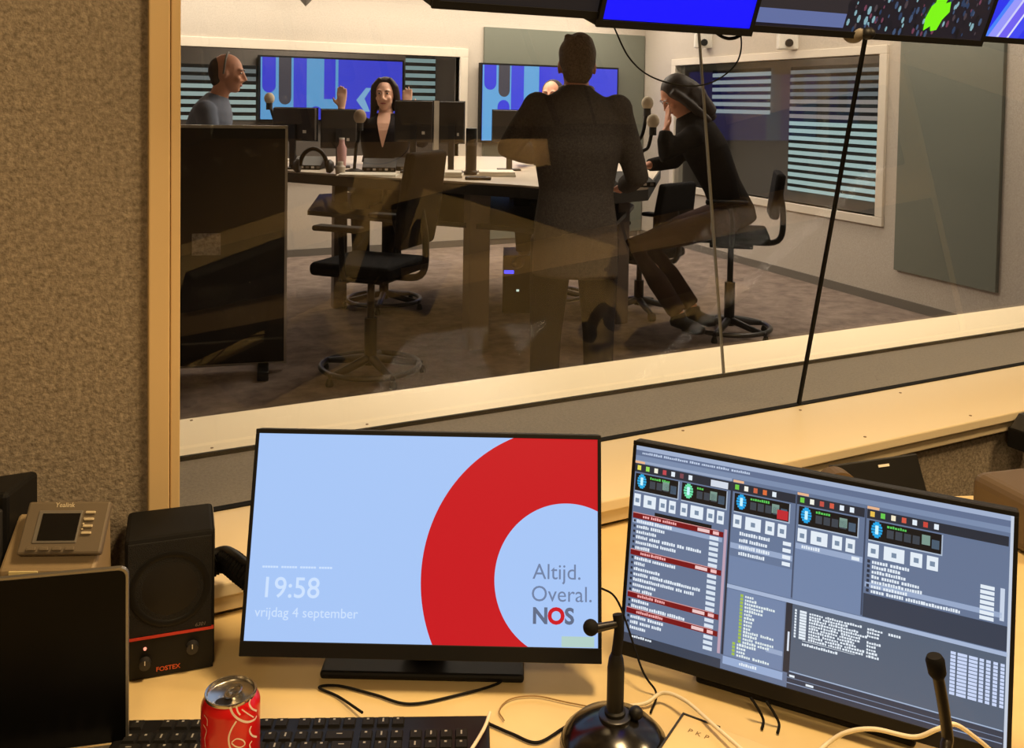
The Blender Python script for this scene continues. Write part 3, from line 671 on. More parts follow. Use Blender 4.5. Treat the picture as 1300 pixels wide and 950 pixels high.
# -- things behind the right monitor
b = onY(1085, 620, 1.30)
r = thing('phone_stand', 'black device with a white mark behind the right monitor', 'device', (onY(1130, 620, 1.3).x, 1.3, DESK), math.radians(-8))
MS = Matrix.Rotation(math.radians(-25), 4, 'X')
MB().box((-.115, 0, .0), (.1, .015, .085), MS).build('panel', M_black, r, bevel=.003)
MB().box((-.005, -.001, .068), (.022, 0, .073), MS).build('mark', M_white, r); MB().box((-.06, .0, 0), (.06, .09, .012)).build('foot', M_black, r, bevel=.003)
b = onY(1062, 606, 1.28)
r = thing('headphones', 'brown headphone band lying behind the right monitor', 'headphones', (b.x, b.y, b.z-.085), math.radians(-20))
arc = [Vector((.045*math.cos(a), 0, .048+.052*math.sin(a))) for a in [math.pi*k/16 for k in range(17)]]
mb = MB()
for a_, b2 in zip(arc[:-1], arc[1:]):
    o = Vector((0, .016, 0)); mb.add([a_-o, b2-o, b2+o, a_+o, a_*.93-o, b2*.93-o, b2*.93+o, a_*.93+o], [(0, 1, 2, 3), (7, 6, 5, 4), (0, 4, 5, 1), (2, 6, 7, 3)])
mb.build('headband', mat('brown_leather', lin(92, 74, 52), .5), r)
for s_ in (-1, 1): MB().lathe([(.026, 0), (.03, .008), (.022, .02), (0, .02)], 20, Matrix.Translation((s_*.045, 0, .035)) @ Matrix.Rotation(s_*math.pi/2, 4, 'Y')).build('ear_cup', M_dark, r, smooth=True)
# brown padded case at the right edge
b = onY(1262, 650, 1.12)
r = thing('equipment_case', 'brown rounded equipment case at the right edge of the desk', 'case', (1.68, 1.03, DESK), math.radians(-12))
Mbr = mat('brown_case', lin(96, 80, 62), .5)
MB().box((-.09, -.06, 0), (.2, .12, .105)).build('body', Mbr, r, bevel=.022, segs=4); MB().box((-.085, -.066, .02), (.19, -.055, .028)).build('seam', M_dark, r)
b = onY(1296, 560, 1.36)
r = thing('sill_clamp', 'black clamp under the window sill edge at the right', 'clamp', (onY(1302, 560, YF-.03).x, YF-.03, ZS-.08), 0)
MB().box((-.03, -.03, 0), (.09, .028, .05)).build('jaw', M_black, r, bevel=.004); MB().add([(-.03, -.03, .05), (.0, -.03, .08), (.06, -.03, .08), (.09, -.03, .05), (-.03, .02, .05), (.0, .02, .08), (.06, .02, .08), (.09, .02, .05)], [(0, 1, 2, 3), (7, 6, 5, 4), (0, 4, 5, 1), (1, 5, 6, 2), (2, 6, 7, 3), (3, 7, 4, 0)]).build('top_plate', M_dark, r)
# ------------------------------------------------------------------ screens hanging above the window
TY = 1.25; TT = math.radians(20)
def tvpt(x, y): return onY(x, y, TY)
def tv(label, xa, xb, yb, H=.5, drop=0):
    a = tvpt(xa, yb); b = tvpt(xb, yb); zb = 1.657-drop; W = b.x-a.x
    r = thing('wall_screen', label, 'screen', (a.x, TY, zb), 0)
    M = Matrix.Rotation(TT, 4, 'X')
    MB().box((0, .003, 0), (W, .045, H), M).build('housing', M_black, r, bevel=.004)
    g = .012; fb = MB()
    fb.box((0, -.002, 0), (W, .004, g), M).box((0, -.002, H-g), (W, .004, H), M).box((0, -.002, g), (g*.7, .004, H-g), M).box((W-g*.7, -.002, g), (W, .004, H-g), M)
    fb.build('bezel', M_black, r)
    MB().box((.02, .045, .02), (W-.02, .06, H-.02), M).build('back_cover', mat('screen_back', lin(140, 124, 100), .6), r, bevel=.004)
    MB().box((W/2-.03, .06, .2), (W/2+.03, .09, .75), M).build('mounting_arm', M_dark, r)
    return r, M, W, H, g
def face(r, M, x0, x1, z0, z1, mt, name='screen', off=.0, par=None):
    mb = MB(); mb.add([M @ Vector(p) for p in ((x0, -off, z0), (x1, -off, z0), (x1, -off, z1), (x0, -off, z1))], [(0, 1, 2, 3)]); return mb.build(name, mt, par or r, closed=False)
r, M, W, H, g = tv('dark overhead screen, leftmost above the window', 548, 765, 12)
face(r, M, g, W-g, g, H-g, emi(26, 24, 26))
r, M, W, H, g = tv('overhead screen showing plain bright blue', 757, 954, 28, drop=.012)
s = face(r, M, .008, W-.006, g*1.1, H-g, emi(12, 12, 250, 1.1))
r, M, W, H, g = tv('overhead screen showing a sports crowd with a bright green figure', 947, 1246, 45, drop=.004)
s = face(r, M, .007, W-.007, g, H-g, emi(26, 24, 34))
face(r, M, .01, W*.36, g+.006, g+.032, emi(96, 110, 160), 'picture_strip', .0006, s); face(r, M, .01, W*.36, g+.032, g+.06, emi(44, 40, 44), 'picture_strip', .0006, s)
random.seed(3)
cl = [(20, 22, 30), (60, 80, 110), (130, 170, 180), (40, 60, 90), (110, 60, 80), (16, 16, 20), (70, 60, 66)]
mbs = [MB() for _ in cl]
for k in range(420):
    x = random.uniform(W*.36, W-.014); z = random.uniform(g+.003, g+.24); q = random.uniform(.002, .006); i = random.randrange(len(cl))
    pts = [M @ Vector((x+q*math.cos(a)*.8, -.0007-.0000008*k, z+q*1.5*math.sin(a))) for a in [2*math.pi*j/6 for j in range(6)]]; mbs[i].poly(pts)
CM = MB()
for i, mb in enumerate(mbs): CM.m = i; CM.add(mb.v, mb.f)
stuff(CM.build('crowd_picture', [emi(*c_) for c_ in cl], s, closed=False))
J = [(.0, .0), (.018, .012), (.024, .0), (.042, .004), (.05, .03), (.066, .05), (.06, .075), (.045, .07), (.05, .1), (.012, .1), (.012, .07), (.002, .06), (-.006, .03)]
mb = MB(); mb.poly([M @ Vector((W*.70+x*.85, -.0015, g+.012+z*.8)) for x, z in J]); mb.build('green_figure', emi(120, 235, 20, 1.1), s, closed=False)
r, M, W, H, g = tv('overhead screen with blue and violet diagonal stripes, rightmost', 1243, 1420, 50, drop=-.006)
s = face(r, M, .007, W-.007, g, H-g, emi(40, 50, 235))
for k, (c_, x0) in enumerate((((70, 130, 250), .008), ((150, 150, 250), .02), ((205, 205, 250), .045), ((110, 95, 240), .052), ((220, 220, 250), .078), ((60, 70, 240), .084))):
    q = clip([(x0, g), (x0+.03, g), (x0+.03+.25, H-g), (x0+.25, H-g)], .007, W-.007, g, H-g)
    mb = MB(); mb.poly([M @ Vector((x, -.0006-.0001*k, z)) for x, z in q]); mb.build('stripe', emi(*c_), s, closed=False)
# things under the screens
p = onY(1100, 48, 1.24)
r = thing('talkback_camera', 'small dark dome under the overhead screens above the black pane joint', 'camera', p)
MB().ell((-.012, .02, .008), (.02, .02, .018)).build('dome', M_grey, r, smooth=True); MB().ell((.004, 0, .008), (.013, .013, .012)).build('lens_body', M_black, r, smooth=True)
MB().cyl((0, .01, .01), (0, .02, .06), .008).build('neck', M_black, r)
cable('thin black cable drooping below the overhead screens', [onY(x, y, 1.3) for x, y in ((773, 15), (782, 40), (800, 75), (828, 98), (870, 109), (905, 104), (932, 84), (941, 60), (938, 25))], .0014, M_blackm, 'hanging_cable')
cable('short thick black cable loop between two overhead screens', [onY(x, y, 1.27) for x, y in ((900, 20), (908, 40), (925, 49), (942, 43), (950, 25))], .003, M_blackm, 'hanging_cable')

# ------------------------------------------------------------------ studio: screens with the blue graphic
def rr(x0, x1, y0, y1, top, bot, n=8):
    rad = (x1-x0)/2; c_ = (x0+x1)/2; pts = []
    pts += [(c_-rad*math.cos(math.pi*k/n), y0+(rad-rad*math.sin(math.pi*k/n))) for k in range(n+1)] if top else [(x0, y0), (x1, y0)]
    pts += [(c_+rad*math.cos(math.pi*k/n), y1-(rad-rad*math.sin(math.pi*k/n))) for k in range(n+1)] if bot else [(x1, y1), (x0, y1)]
    return pts
def blue_screen(label, x0, x1, y0, y1, Y, bars):
    a = onY(x0, y0, Y); b = onY(x1, y0, Y); zb = onY((x0+x1)/2, y1, Y).z; zt = a.z; W = b.x-a.x; H = zt-zb
    r = thing('video_screen', label, 'screen', (a.x, Y, zb))
    MB().box((-.02, .004, -.02), (W+.02, .06, H+.02)).build('housing', M_black, r)
    s = MB().box((0, 0, 0), (W, .005, H)).build('screen', emi(70, 78, 246, .9), r)
    for i, (u0, u1, v0, v1, tp, bt, c_) in enumerate(bars):
        pts = rr(u0*W, u1*W, v0*H, v1*H, tp, bt); pts = [(x, z) for x, z in pts]
        mb = MB(); mb.poly([Vector((x, -.002-.001*(i > 0)-.0003*i, H-z)) for x, z in pts]); mb.build('graphic_bar', emi(*c_, .9), s, closed=False)
    return r, s, W, H
LBL = (112, 186, 248); DG = (78, 74, 84); BL = (66, 70, 246)
bars = [(0, .22, 0, 1, 0, 0, LBL), (.01, .10, 0, .57, 0, 1, BL), (.12, .205, 0, .76, 0, 1, DG), (.115, .205, .8, 1.0, 1, 0, BL), (.31, .43, 0, 1, 0, 0, LBL), (.33, .42, .78, 1, 1, 0, BL), (.43, .51, .66, 1, 0, 0, LBL), (.43, .51, 0, .66, 0, 1, BL), (.51, .53, 0, 1, 0, 0, LBL)]
r, s, W, H = blue_screen('big blue video screen seen through the back window behind the person with raised hands', 331, 511, 72, 152, 10.74, bars)
mb = MB(); mb.poly([Vector((W*x, -.006, H*z)) for x, z in ((.66, .33), (.73, .54), (.77, .54), (.72, .36), (.76, .14), (.72, .14))]); mb.build('arrow_logo', emi(150, 205, 255, .9), s, closed=False)
bars2 = [(0, .4, 0, 1, 0, 0, LBL), (.03, .29, 0, .32, 0, 1, BL), (.37, .63, 0, .42, 0, 1, DG)]
bars2 = [(0, .20, 0, 1, 0, 0, LBL), (.01, .095, 0, .33, 0, 1, BL), (.11, .19, 0, .42, 0, 1, DG), (.105, .19, .46, .72, 1, 0, BL), (.29, .40, 0, 1, 0, 0, LBL), (.40, .48, 0, .6, 0, 1, BL)]
blue_screen('blue video screen mounted on the grey-green panel behind the standing person', 613, 784, 82, 178, YB-.095, bars2)
# blinds in the rooms beyond
M_slat = mat('dark_slat', lin(58, 62, 66), .6)
def blinds(label, corners, nsl, fn, panes, name='window_blind'):
    """fn(u, v) -> point; panes: list of (v0, v1, colour)"""
    P0 = fn(0, 1); r = thing(name, label, 'blinds', P0)
    for v0, v1, c_ in panes:
        mb = MB(); mb.add([fn(0, v1)-P0, fn(1, v1)-P0, fn(1, v0)-P0, fn(0, v0)-P0], [(0, 1, 2, 3)]); mb.build('bright_pane', emi(*c_, .9), r, closed=False)
    dv = 1/nsl; dn = (CAM-fn(.5, .5)); dn.z = 0; dn.normalize(); dn *= .04
    for k in range(nsl):
        v = k*dv; a, b, c_, d = (fn(*q)-P0 for q in ((0, v+dv*.46), (1, v+dv*.46), (1, v), (0, v)))
        mb = MB(); e = dn*.25
        vs = [a+dn, b+dn, c_+dn*1.6, d+dn*1.6]; vs += [q+e for q in vs]
        mb.add(vs, [(0, 1, 2, 3), (7, 6, 5, 4), (0, 4, 5, 1), (1, 5, 6, 2), (2, 6, 7, 3), (3, 7, 4, 0)]); mb.build('slat', M_slat, r)
    return r
def quadfn(tl, tr, bl, br, p, n):
    A, B, C_, D = (onplane(x, y, p, n) for x, y in (tl, tr, bl, br))
    A.z = B.z = (A.z+B.z)/2; C_.z = D.z = (C_.z+D.z)/2; C_.x, C_.y = A.x, A.y; D.x, D.y = B.x, B.y
    return lambda u, v: (A.lerp(B, u)).lerp(C_.lerp(D, u), v)
rp = RA-RN*.7; BR = (196, 224, 222); DM = (128, 134, 134)
blinds('window blind with bright pale slits at the right of the right wall window', 0, 17, quadfn((1004, 84), (1122, 82), (1004, 238), (1122, 262), rp, RN), [(0, .24, DM), (.24, .42, (168, 158, 150)), (.42, 1, BR)])
blinds('narrow window blind seen in the right wall window, left of the wider blind', 0, 6, quadfn((905, 88), (979, 88), (905, 142), (979, 147), rp, RN), [(0, 1, (170, 182, 182))])
bp = Vector((0, 10.82, 0)); bn = Vector((0, 1, 0))
blinds('window blind with pale slits right of the big blue screen', 0, 7, quadfn((515, 70), (553, 71), (515, 136), (553, 137), bp, bn), [(0, 1, (150, 176, 176))])
blinds('window blind with pale slits behind the person in profile', 0, 7, quadfn((222, 82), (325, 82), (222, 152), (325, 152), bp, bn), [(0, .3, DM), (.3, 1, (180, 200, 196))])
# wall cameras
for i, (x, y) in enumerate(((893, 50), (1000, 50))):
    s_, z = rw(x, y, -.06); p = RA+RU*s_+RN*.06; p.z = z
    r = thing('wall_camera', 'small white camera high on the wall, %s of the two' % ('left' if i == 0 else 'right'), 'camera', p, math.radians(150))
    MB().box((-.09, -.05, -.09), (.09, .05, .06)).build('body', M_white, r, bevel=.012); MB().box((-.12, -.06, .09), (.12, .06, .11)).build('bracket', M_white, r, bevel=.004); MB().box((-.03, -.03, .05), (.03, .03, .1)).build('neck', M_white, r)
    MB().lathe([(.035, 0), (.035, .02), (.02, .022), (0, .02)], 20, Matrix.Translation((0, .05, -.035)) @ Matrix.Rotation(-math.pi/2, 4, 'X')).build('lens', M_black, r, smooth=True)
p = onY(388, 2, 8.6)
r = thing('ceiling_speaker', 'grey pointed ceiling fitting at the top of the studio wall', 'ceiling fitting', (p.x, p.y, p.z))
MB().lathe([(.0, -.045), (.1, .06), (.1, .12), (.03, .14), (.03, 2.8-p.z)], 4).build('body', M_grey, r)

# ------------------------------------------------------------------ studio furniture
p = onz(362, 470, 0); pl_ = onz(228, 477, 0)
pv = Vector((p.x-pl_.x, p.y-pl_.y, 0)); pa = math.atan2(pv.y, pv.x); PW = .95; PH = 1.37
r = thing('partition_panel', 'black freestanding panel with thin metal frame just behind the glass', 'partition', (p.x, p.y, 0), pa)
MB().box((-PW, 0, .05), (0, .03, PH)).build('board', mat('partition_black', lin(24, 24, 24), .3), r)
mb = MB(); mb.box((-PW, -.005, PH-.012), (.006, .035, PH+.004)).box((-.008, -.005, .05), (.006, .035, PH)).box((-PW, -.005, .04), (.006, .035, .052)).box((-PW-.006, -.005, .05), (-PW+.008, .035, PH)); mb.build('frame', M_chrome, r)
for x in (-.12, -PW+.12): MB().box((x-.03, -.2, 0), (x+.03, .23, .05)).build('foot', M_gun, r, bevel=.006)
MB().box((-.50, -.004, .66), (-.35, 0, .78)).build('white_sticker', mat('sticker_grey', lin(196, 190, 178), .6, noise=(60, lin(130, 126, 118), 5)), r)
# table
TZ = 1.05
def tz(x, y): q = onz(x, y, TZ); return (q.x, q.y)
c0 = atd(540, 200, 6.3)
tp = [tz(352, 216), tz(480, 225), tz(560, 229), tz(660, 235), tz(760, 243), tz(822, 238), tz(838, 214), tz(790, 203), tz(640, 199), tz(480, 197), tz(372, 200)]
r = thing('studio_table', 'large high studio table with pale top and dark edge', 'table', (c0.x, c0.y, 0))
mb = MB().prism([(x-c0.x, y-c0.y) for x, y in tp], TZ-.012, TZ); mb.build('tabletop', mat('table_top', lin(206, 192, 172), .4), r)
cx_ = sum(x for x, y in tp)/len(tp); cy_ = sum(y for x, y in tp)/len(tp)
mb = MB().prism([((x-cx_)*1.004+cx_-c0.x, (y-cy_)*1.004+cy_-c0.y) for x, y in tp], TZ-.075, TZ-.0121); mb.build('edge_band', M_dark, r)
mb = MB().prism([((x-cx_)*.86+cx_-c0.x, (y-cy_)*.8+cy_-c0.y) for x, y in tp], TZ-.3, TZ-.27); mb.build('under_shelf', M_dark, r)
M_leg_ = mat('table_leg_grey', lin(120, 110, 104), .5)
for x, y, w_ in ((603, 442, .07), (786, 410, .05), (430, 390, .05)):
    q = onz(x, y, 0); MB().box((q.x-c0.x-w_, q.y-c0.y-w_*.7, 0), (q.x-c0.x+w_, q.y-c0.y+w_*.7, TZ-.076)).build('leg', M_leg_, r, bevel=.006)
for k in range(5):
    q = onz(470+k*36, 236, TZ-.2); MB().box((q.x-c0.x-.09, q.y-c0.y+.08, TZ-.27), (q.x-c0.x+.09, q.y-c0.y+.3, TZ-.12)).build('rack_unit', M_black, r, bevel=.004)
def riser(x0, x1, y, D, dz, lab):
    a = atd(x0, y, D); b = atd(x1, y, D); v = Vector((b.x-a.x, b.y-a.y, 0))
    o = thing('paper_stack', lab, 'papers', ((a.x+b.x)/2, (a.y+b.y)/2, TZ), math.atan2(v.y, v.x)); L = v.length/2
    MB().box((-L, -.1, 0), (L, .12, dz*.5)).build('lower_sheets', M_paper, o); MB().box((-L+.01, -.09, dz*.5), (L-.01, .13, dz), Matrix.Rotation(.08, 4, 'Z')).build('upper_sheets', M_paper, o)
riser(528, 560, 207, 5.9, .04, 'cream paper stack on the studio table behind the office chair back')
riser(563, 588, 207, 5.95, .035, 'cream paper stack on the studio table left of the black cylinder')
riser(606, 655, 207, 6.1, .03, 'wide cream paper stack beside the standing person\'s left elbow')
riser(430, 505, 209, 5.95, .012, 'flat white sheets in front of the person with raised hands')
def tmon(x0, x1, y0, y1, D, lab, yaw=0, thick=.03):
    a = atd(x0, y1, D); b = atd(x1, y1, D); t_ = atd((x0+x1)/2, y0, D); c_ = (a+b)/2; W = (b-a).length
    o = thing('table_monitor', lab, 'monitor', (c_.x, c_.y, TZ), -YAW+yaw); z0 = max(c_.z-TZ, .03); z1 = t_.z-TZ
    MB().box((-W/2, -thick/2, z0), (W/2, thick/2, z1)).build('back_shell', mat('monitor_back', lin(62, 57, 54), .5), o, bevel=.006)
    MB().box((-W/2-.004, thick/2, z0-.004), (W/2+.004, thick/2+.012, z1+.004)).build('bezel', M_black, o)
    MB().box((-.02, -thick/2-.02, .01), (.02, -thick/2, (z0+z1)/2)).build('stand', M_dark, o); MB().box((-.08, -.06, 0), (.08, .05, .012)).build('foot', M_dark, o, bevel=.003)
    MB().box((W*.22, -thick/2-.002, z0+.05), (W*.3, -thick/2, z0+.07)).build('badge', M_white, o); return o
tmon(501, 549, 128, 180, 6.25, 'dark monitor back on the studio table in front of the person with raised hands')
tmon(557, 589, 129, 182, 6.3, 'dark monitor back next to the pale upright, right of the person with raised hands')
tmon(625, 668, 140, 180, 6.6, 'dark monitor back partly hidden by the standing person', .1)
tmon(344, 404, 137, 178, 6.4, 'dark monitor back beside the black partition', -.3)
tmon(408, 452, 139, 188, 6.6, 'dark monitor back under the seated person\'s raised hand', .2)
a = atd(553, 190, 6.28)
r = thing('monitor_pole', 'pale upright strip between two dark table monitors', 'pole', (a.x, a.y, TZ)); MB().box((-.018, -.01, .01), (.018, .01, atd(553, 128, 6.28).z-TZ)).build('post', M_white, r); MB().box((-.03, -.03, 0), (.03, .03, .01)).build('foot', M_grey, r)
a = atd(598, 205, 6.15)
r = thing('table_speaker', 'black cylinder standing on the studio table', 'speaker', (a.x, a.y, TZ))
MB().lathe([(.05, 0), (.05, .02), (.036, .03), (.036, atd(598, 163, 6.15).z-TZ), (0, atd(598, 162, 6.15).z-TZ)], 20).build('body', M_black, r, smooth=True); MB().lathe([(.037, .19), (.0375, .2), (.037, .21)], 20, cap=False).build('band', M_dark, r, closed=False)
def studio_mic(x, y, D, rad, lab, bx, by, foam):
    h = atd(x, y, D); a = atd(bx, by, D); b = Vector((a.x, a.y, TZ)); o = thing('studio_microphone', lab, 'microphone', b); hh = h-b
    MB().ell(hh, (rad, rad, rad*1.15), seg=20, rings=12).build('foam', foam, o, smooth=True)
    side = RT*.06
    MB().tube(spline([(0, 0, .02), hh*.35+Vector((.0, .0, .05)), hh*.75-Vector((0, 0, .06)), hh-Vector((0, 0, rad*.9))], 6), .011, 8).build('boom', M_black, o, smooth=True)
    MB().cyl(hh-Vector((0, 0, rad*2.2)), hh-Vector((0, 0, rad*.8)), .022).build('body', M_dark, o, smooth=True); MB().lathe([(.06, 0), (.06, .012), (.02, .025), (0, .025)], 20).build('clamp_base', M_black, o, smooth=True)
FO = mat('pale_foam', lin(212, 200, 178), .95); FO2 = mat('tan_foam', lin(170, 150, 130), .95)
studio_mic(342, 125, 6.6, .036, 'pale foam microphone in front of the person in profile', 378, 196, FO)
studio_mic(457, 148, 6.2, .042, 'tan foam microphone left of the person with raised hands', 450, 203, FO2)
studio_mic(822, 131, 5.75, .036, 'pale foam microphone, the upper one before the person bent over the table', 800, 205, FO)
studio_mic(829, 154, 5.65, .038, 'pale foam microphone, the lower one before the person bent over the table', 806, 215, FO)
# headphones and clutter on the table
def tphones(x, y, D, lab):
    a = atd(x, y, D); o = thing('headphones', lab, 'headphones', (a.x, a.y, TZ), -YAW)
    MB().tube([Vector((.085*math.cos(t), 0, .05+.11*math.sin(t))) for t in [math.pi*k/14 for k in range(15)]], .014, 8).build('headband', M_black, o, smooth=True)
    for s_ in (-1, 1): MB().lathe([(.04, 0), (.045, .02), (.03, .04), (0, .04)], 18, Matrix.Translation((s_*.085, 0, .05)) @ Matrix.Rotation(s_*math.pi/2, 4, 'Y')).build('ear_cup', M_dark, o, smooth=True)
tphones(398, 207, 6.0, 'black headphones on the left end of the studio table')
a = atd(607, 222, 5.75)
r = thing('telephone_handset', 'flat black handset lying near the front edge of the studio table', 'handset', (a.x, a.y, TZ), -YAW); MB().box((-.08, -.03, 0), (.08, .03, .02)).build('body', M_black, r, bevel=.008); MB().box((-.05, -.015, .02), (.05, .015, .023)).build('keypad', M_dark, r)
for k, (x, y, D, lab) in enumerate(((432, 210, 6.0, 'small pale cup on the studio table near the black headphones'), (434, 182, 6.5, 'small pink bottle on the studio table under the raised hand'))):
    a = atd(x, y, D); o = thing('cup' if k == 0 else 'bottle', lab, 'cup' if k == 0 else 'bottle', (a.x, a.y, TZ)); c_ = mat('cup_pale', lin(200, 190, 176), .5) if k == 0 else mat('bottle_pink', lin(205, 160, 160), .5)
    hh = .07 if k == 0 else .2
    MB().lathe([(.028, 0), (.034, hh*.7), (.02, hh*.85), (.018, hh), (0, hh)], 18).build('body', c_, o, smooth=True); MB().lathe([(.019, hh), (.019, hh+.012), (0, hh+.012)], 14).build('cap', M_white, o)
for k, (x, y, D, w_) in enumerate(((392, 197, 6.45, .1), (482, 197, 6.35, .11), (524, 196, 6.5, .12), (800, 212, 5.5, .12))):
    a = atd(x, y, D); o = thing('mixer_unit', ['black control unit beside the partition', 'black control unit in front of the person with raised hands', 'black control unit below the seated person\'s monitor', 'black control unit by the person bent over the table'][k], 'control unit', (a.x, a.y, TZ), -YAW+.1*k)
    MB().add([(-w_, -.1, 0), (w_, -.1, 0), (w_, .1, 0), (-w_, .1, 0), (-w_, -.1, .03), (w_, -.1, .03), (w_, .1, .08), (-w_, .1, .08)], [(0, 3, 2, 1), (4, 5, 6, 7), (0, 1, 5, 4), (1, 2, 6, 5), (2, 3, 7, 6), (3, 0, 4, 7)]).build('body', M_black, o, bevel=.004)
    for j in range(5): MB().box((-w_+.03+j*w_*.36, -.102, .01), (-w_+.05+j*w_*.36, -.099, .024)).build('button', M_white if j % 2 else M_grey, o)

# -- drafting chairs
def draft_chair(label, pos, rz, seat, castors=False, name='drafting_chair', ring=True, back=True, bh=.5):
    r = thing(name, label, 'chair', pos, rz)
    for k in range(5):
        a = 2*math.pi*k/5+.3; e = Vector((.29*math.cos(a), .29*math.sin(a), .05))
        MB().tube([Vector((0, 0, .10)), e.lerp(Vector((0, 0, .09)), .4), e], [.026, .022, .016], 8).build('base_leg', M_gun, r, smooth=True)
        if castors:
            mb = MB(); mb.lathe([(.028, -.022), (.03, -.01), (.03, .01), (.028, .022)], 14, Matrix.Translation((e.x, e.y, .03)) @ Matrix.Rotation(a, 4, 'Z') @ Matrix.Rotation(math.pi/2, 4, 'X')); mb.build('castor', M_black, r)
        else: MB().lathe([(.02, 0), (.022, .012), (.012, .04), (0, .04)], 12, Matrix.Translation((e.x, e.y, 0))).build('glide', M_black, r)
    MB().lathe([(.035, .06), (.035, seat*.5), (.02, seat*.5), (.02, seat-.08)], 18).build('column', M_black, r, smooth=True)
    if ring:
        pts = [Vector((.27*math.cos(2*math.pi*k/36), .27*math.sin(2*math.pi*k/36), .055)) for k in range(37)]
        mb = MB().tube(pts, .016, 8, cap=False)
        mb.build('foot_ring', mat('ring_metal', lin(96, 95, 94), .3, metal=1), r, smooth=True)
    MB().box((-.12, -.14, seat-.11), (.12, .14, seat-.06)).build('mechanism', M_black, r, bevel=.01)
    MB().tube([Vector((.1, .05, seat-.085)), Vector((.27, .08, seat-.095))], .006, 6).build('lever', M_black, r)
    MB().box((-.25, -.24, seat-.065), (.25, .25, seat+.01)).build('seat', M_fab, r, bevel=.03, segs=3)
    if back:
        Mb = Matrix.Translation((0, -.26, seat+.1)) @ Matrix.Rotation(math.radians(8), 4, 'X')
        prof = [(-.2, 0), (.2, 0), (.23, bh*.4), (.21, bh), (-.21, bh), (-.23, bh*.4)]
        MB().prism(prof, -.03, .03, Mb @ RX).build('backrest', M_fab, r, bevel=.022, segs=3)
        MB().tube(spline([(0, -.1, seat-.08), (0, -.3, seat-.06), (0, -.33, seat+.1), (0, -.3, seat+.3)], 6), .02, 8).build('back_support', M_black, r, smooth=True)
    for s_ in (-1, 1):
        MB().tube(spline([(s_*.2, .0, seat-.07), (s_*.3, .0, seat-.05), (s_*.32, .0, seat+.08), (s_*.3, .02, seat+.2)], 6), .016, 8).build('arm_post', M_black, r, smooth=True)
        MB().box((s_*.3-.045, -.1, seat+.195), (s_*.3+.045, .17, seat+.225)).build('arm_pad', M_blackm, r, bevel=.012, segs=3)
    return r
q = onz(470, 476, 0); draft_chair('black high office chair with foot ring on the left, nobody in it', (q.x, q.y, 0), math.radians(42), .64, bh=.52)
q2 = onz(925, 424, 0); CH2 = draft_chair('black high office chair with foot ring under the person bent over the table', (q2.x, q2.y, 0), math.radians(50), .70, bh=.3)
q3 = onz(842, 398, 0); draft_chair('black wheeled office chair base showing behind the standing person\'s legs', (q3.x-.15, q3.y+.1, 0), math.radians(20), .48, castors=True, name='office_chair', ring=False, bh=.4)
# box with blue light under the table
q = onz(655, 398, 0)
r = thing('floor_computer', 'black computer box with a blue light under the studio table', 'computer', (q.x, q.y, 0), -YAW)
MB().box((-.1, 0, 0), (.1, .4, .42)).build('case', M_black, r, bevel=.006); hz_ = atd(645, 345, (q-CAM).dot(FW)).z
MB().box((-.09, -.004, hz_-.012), (-.02, 0, hz_+.012)).build('blue_light', emi(70, 70, 255, 2), r); MB().box((.0, -.004, .16), (.02, 0, .175)).build('white_light', emi(220, 240, 230), r)
# paper under the chair at right
a = atd(940, 268, 6.0)
# ------------------------------------------------------------------ people
def blobobj(mb, name, mt, parent, vox, smooth_it=3):
    me = mb.mesh(name, mt, True); o = link(name, me, parent)
    rm = o.modifiers.new('remesh', 'REMESH'); rm.mode = 'VOXEL'; rm.voxel_size = vox; rm.use_smooth_shade = True
    sm = o.modifiers.new('smooth', 'SMOOTH'); sm.iterations = smooth_it; sm.factor = .5
    return o
V = Vector
SKIN = mat('skin', lin(218, 160, 134), .55, spec=.3); SKIN2 = mat('skin_light', lin(234, 186, 162), .55, spec=.3)
LIP = mat('lips', lin(168, 84, 80), .45); EYE = mat('eye', lin(40, 30, 26), .3); WEY = mat('eye_white', lin(226, 218, 208), .4)
def hand(mb, wr, d, nrm, thumb_side, s=1.0, curl=.25):
    """palm from wrist wr along d, palm normal nrm, five separate fingers"""
    d = d.normalized(); nrm = (nrm-d*nrm.dot(d)).normalized(); x = d.cross(nrm).normalized()*thumb_side
    c = wr+d*.05*s
    mb.loft([(wr-d*.01, x, nrm, .024*s, .017*s), (wr+d*.03*s, x, nrm, .034*s, .016*s), (wr+d*.085*s, x, nrm, .04*s, .013*s), (wr+d*.095*s, x, nrm, .034*s, .01*s)], 14)
    for k, (o, L) in enumerate(((.030, .068), (.0105, .078), (-.0095, .072), (-.029, .056))):
        p0 = wr+d*.085*s+x*o*s; spread = x*(o*.25)
        p1 = p0+(d+spread*4+nrm*curl*.3).normalized()*L*.45*s; p2 = p1+(d+nrm*curl).normalized()*L*.32*s; p3 = p2+(d+nrm*curl*2).normalized()*L*.25*s
        mb.tube([p0-d*.012, p0, p1, p2, p3], [.0095*s, .0095*s, .009*s, .008*s, .0065*s], 8)
    t0 = wr+d*.022*s+x*.026*s; t1 = t0+(x*.9+d*.75).normalized()*.038*s; t2 = t1+(x*.35+d+nrm*curl).normalized()*.03*s
    mb.tube([t0-x*.01, t0, t1, t2], [.012*s, .0125*s, .0105*s, .0075*s], 8)
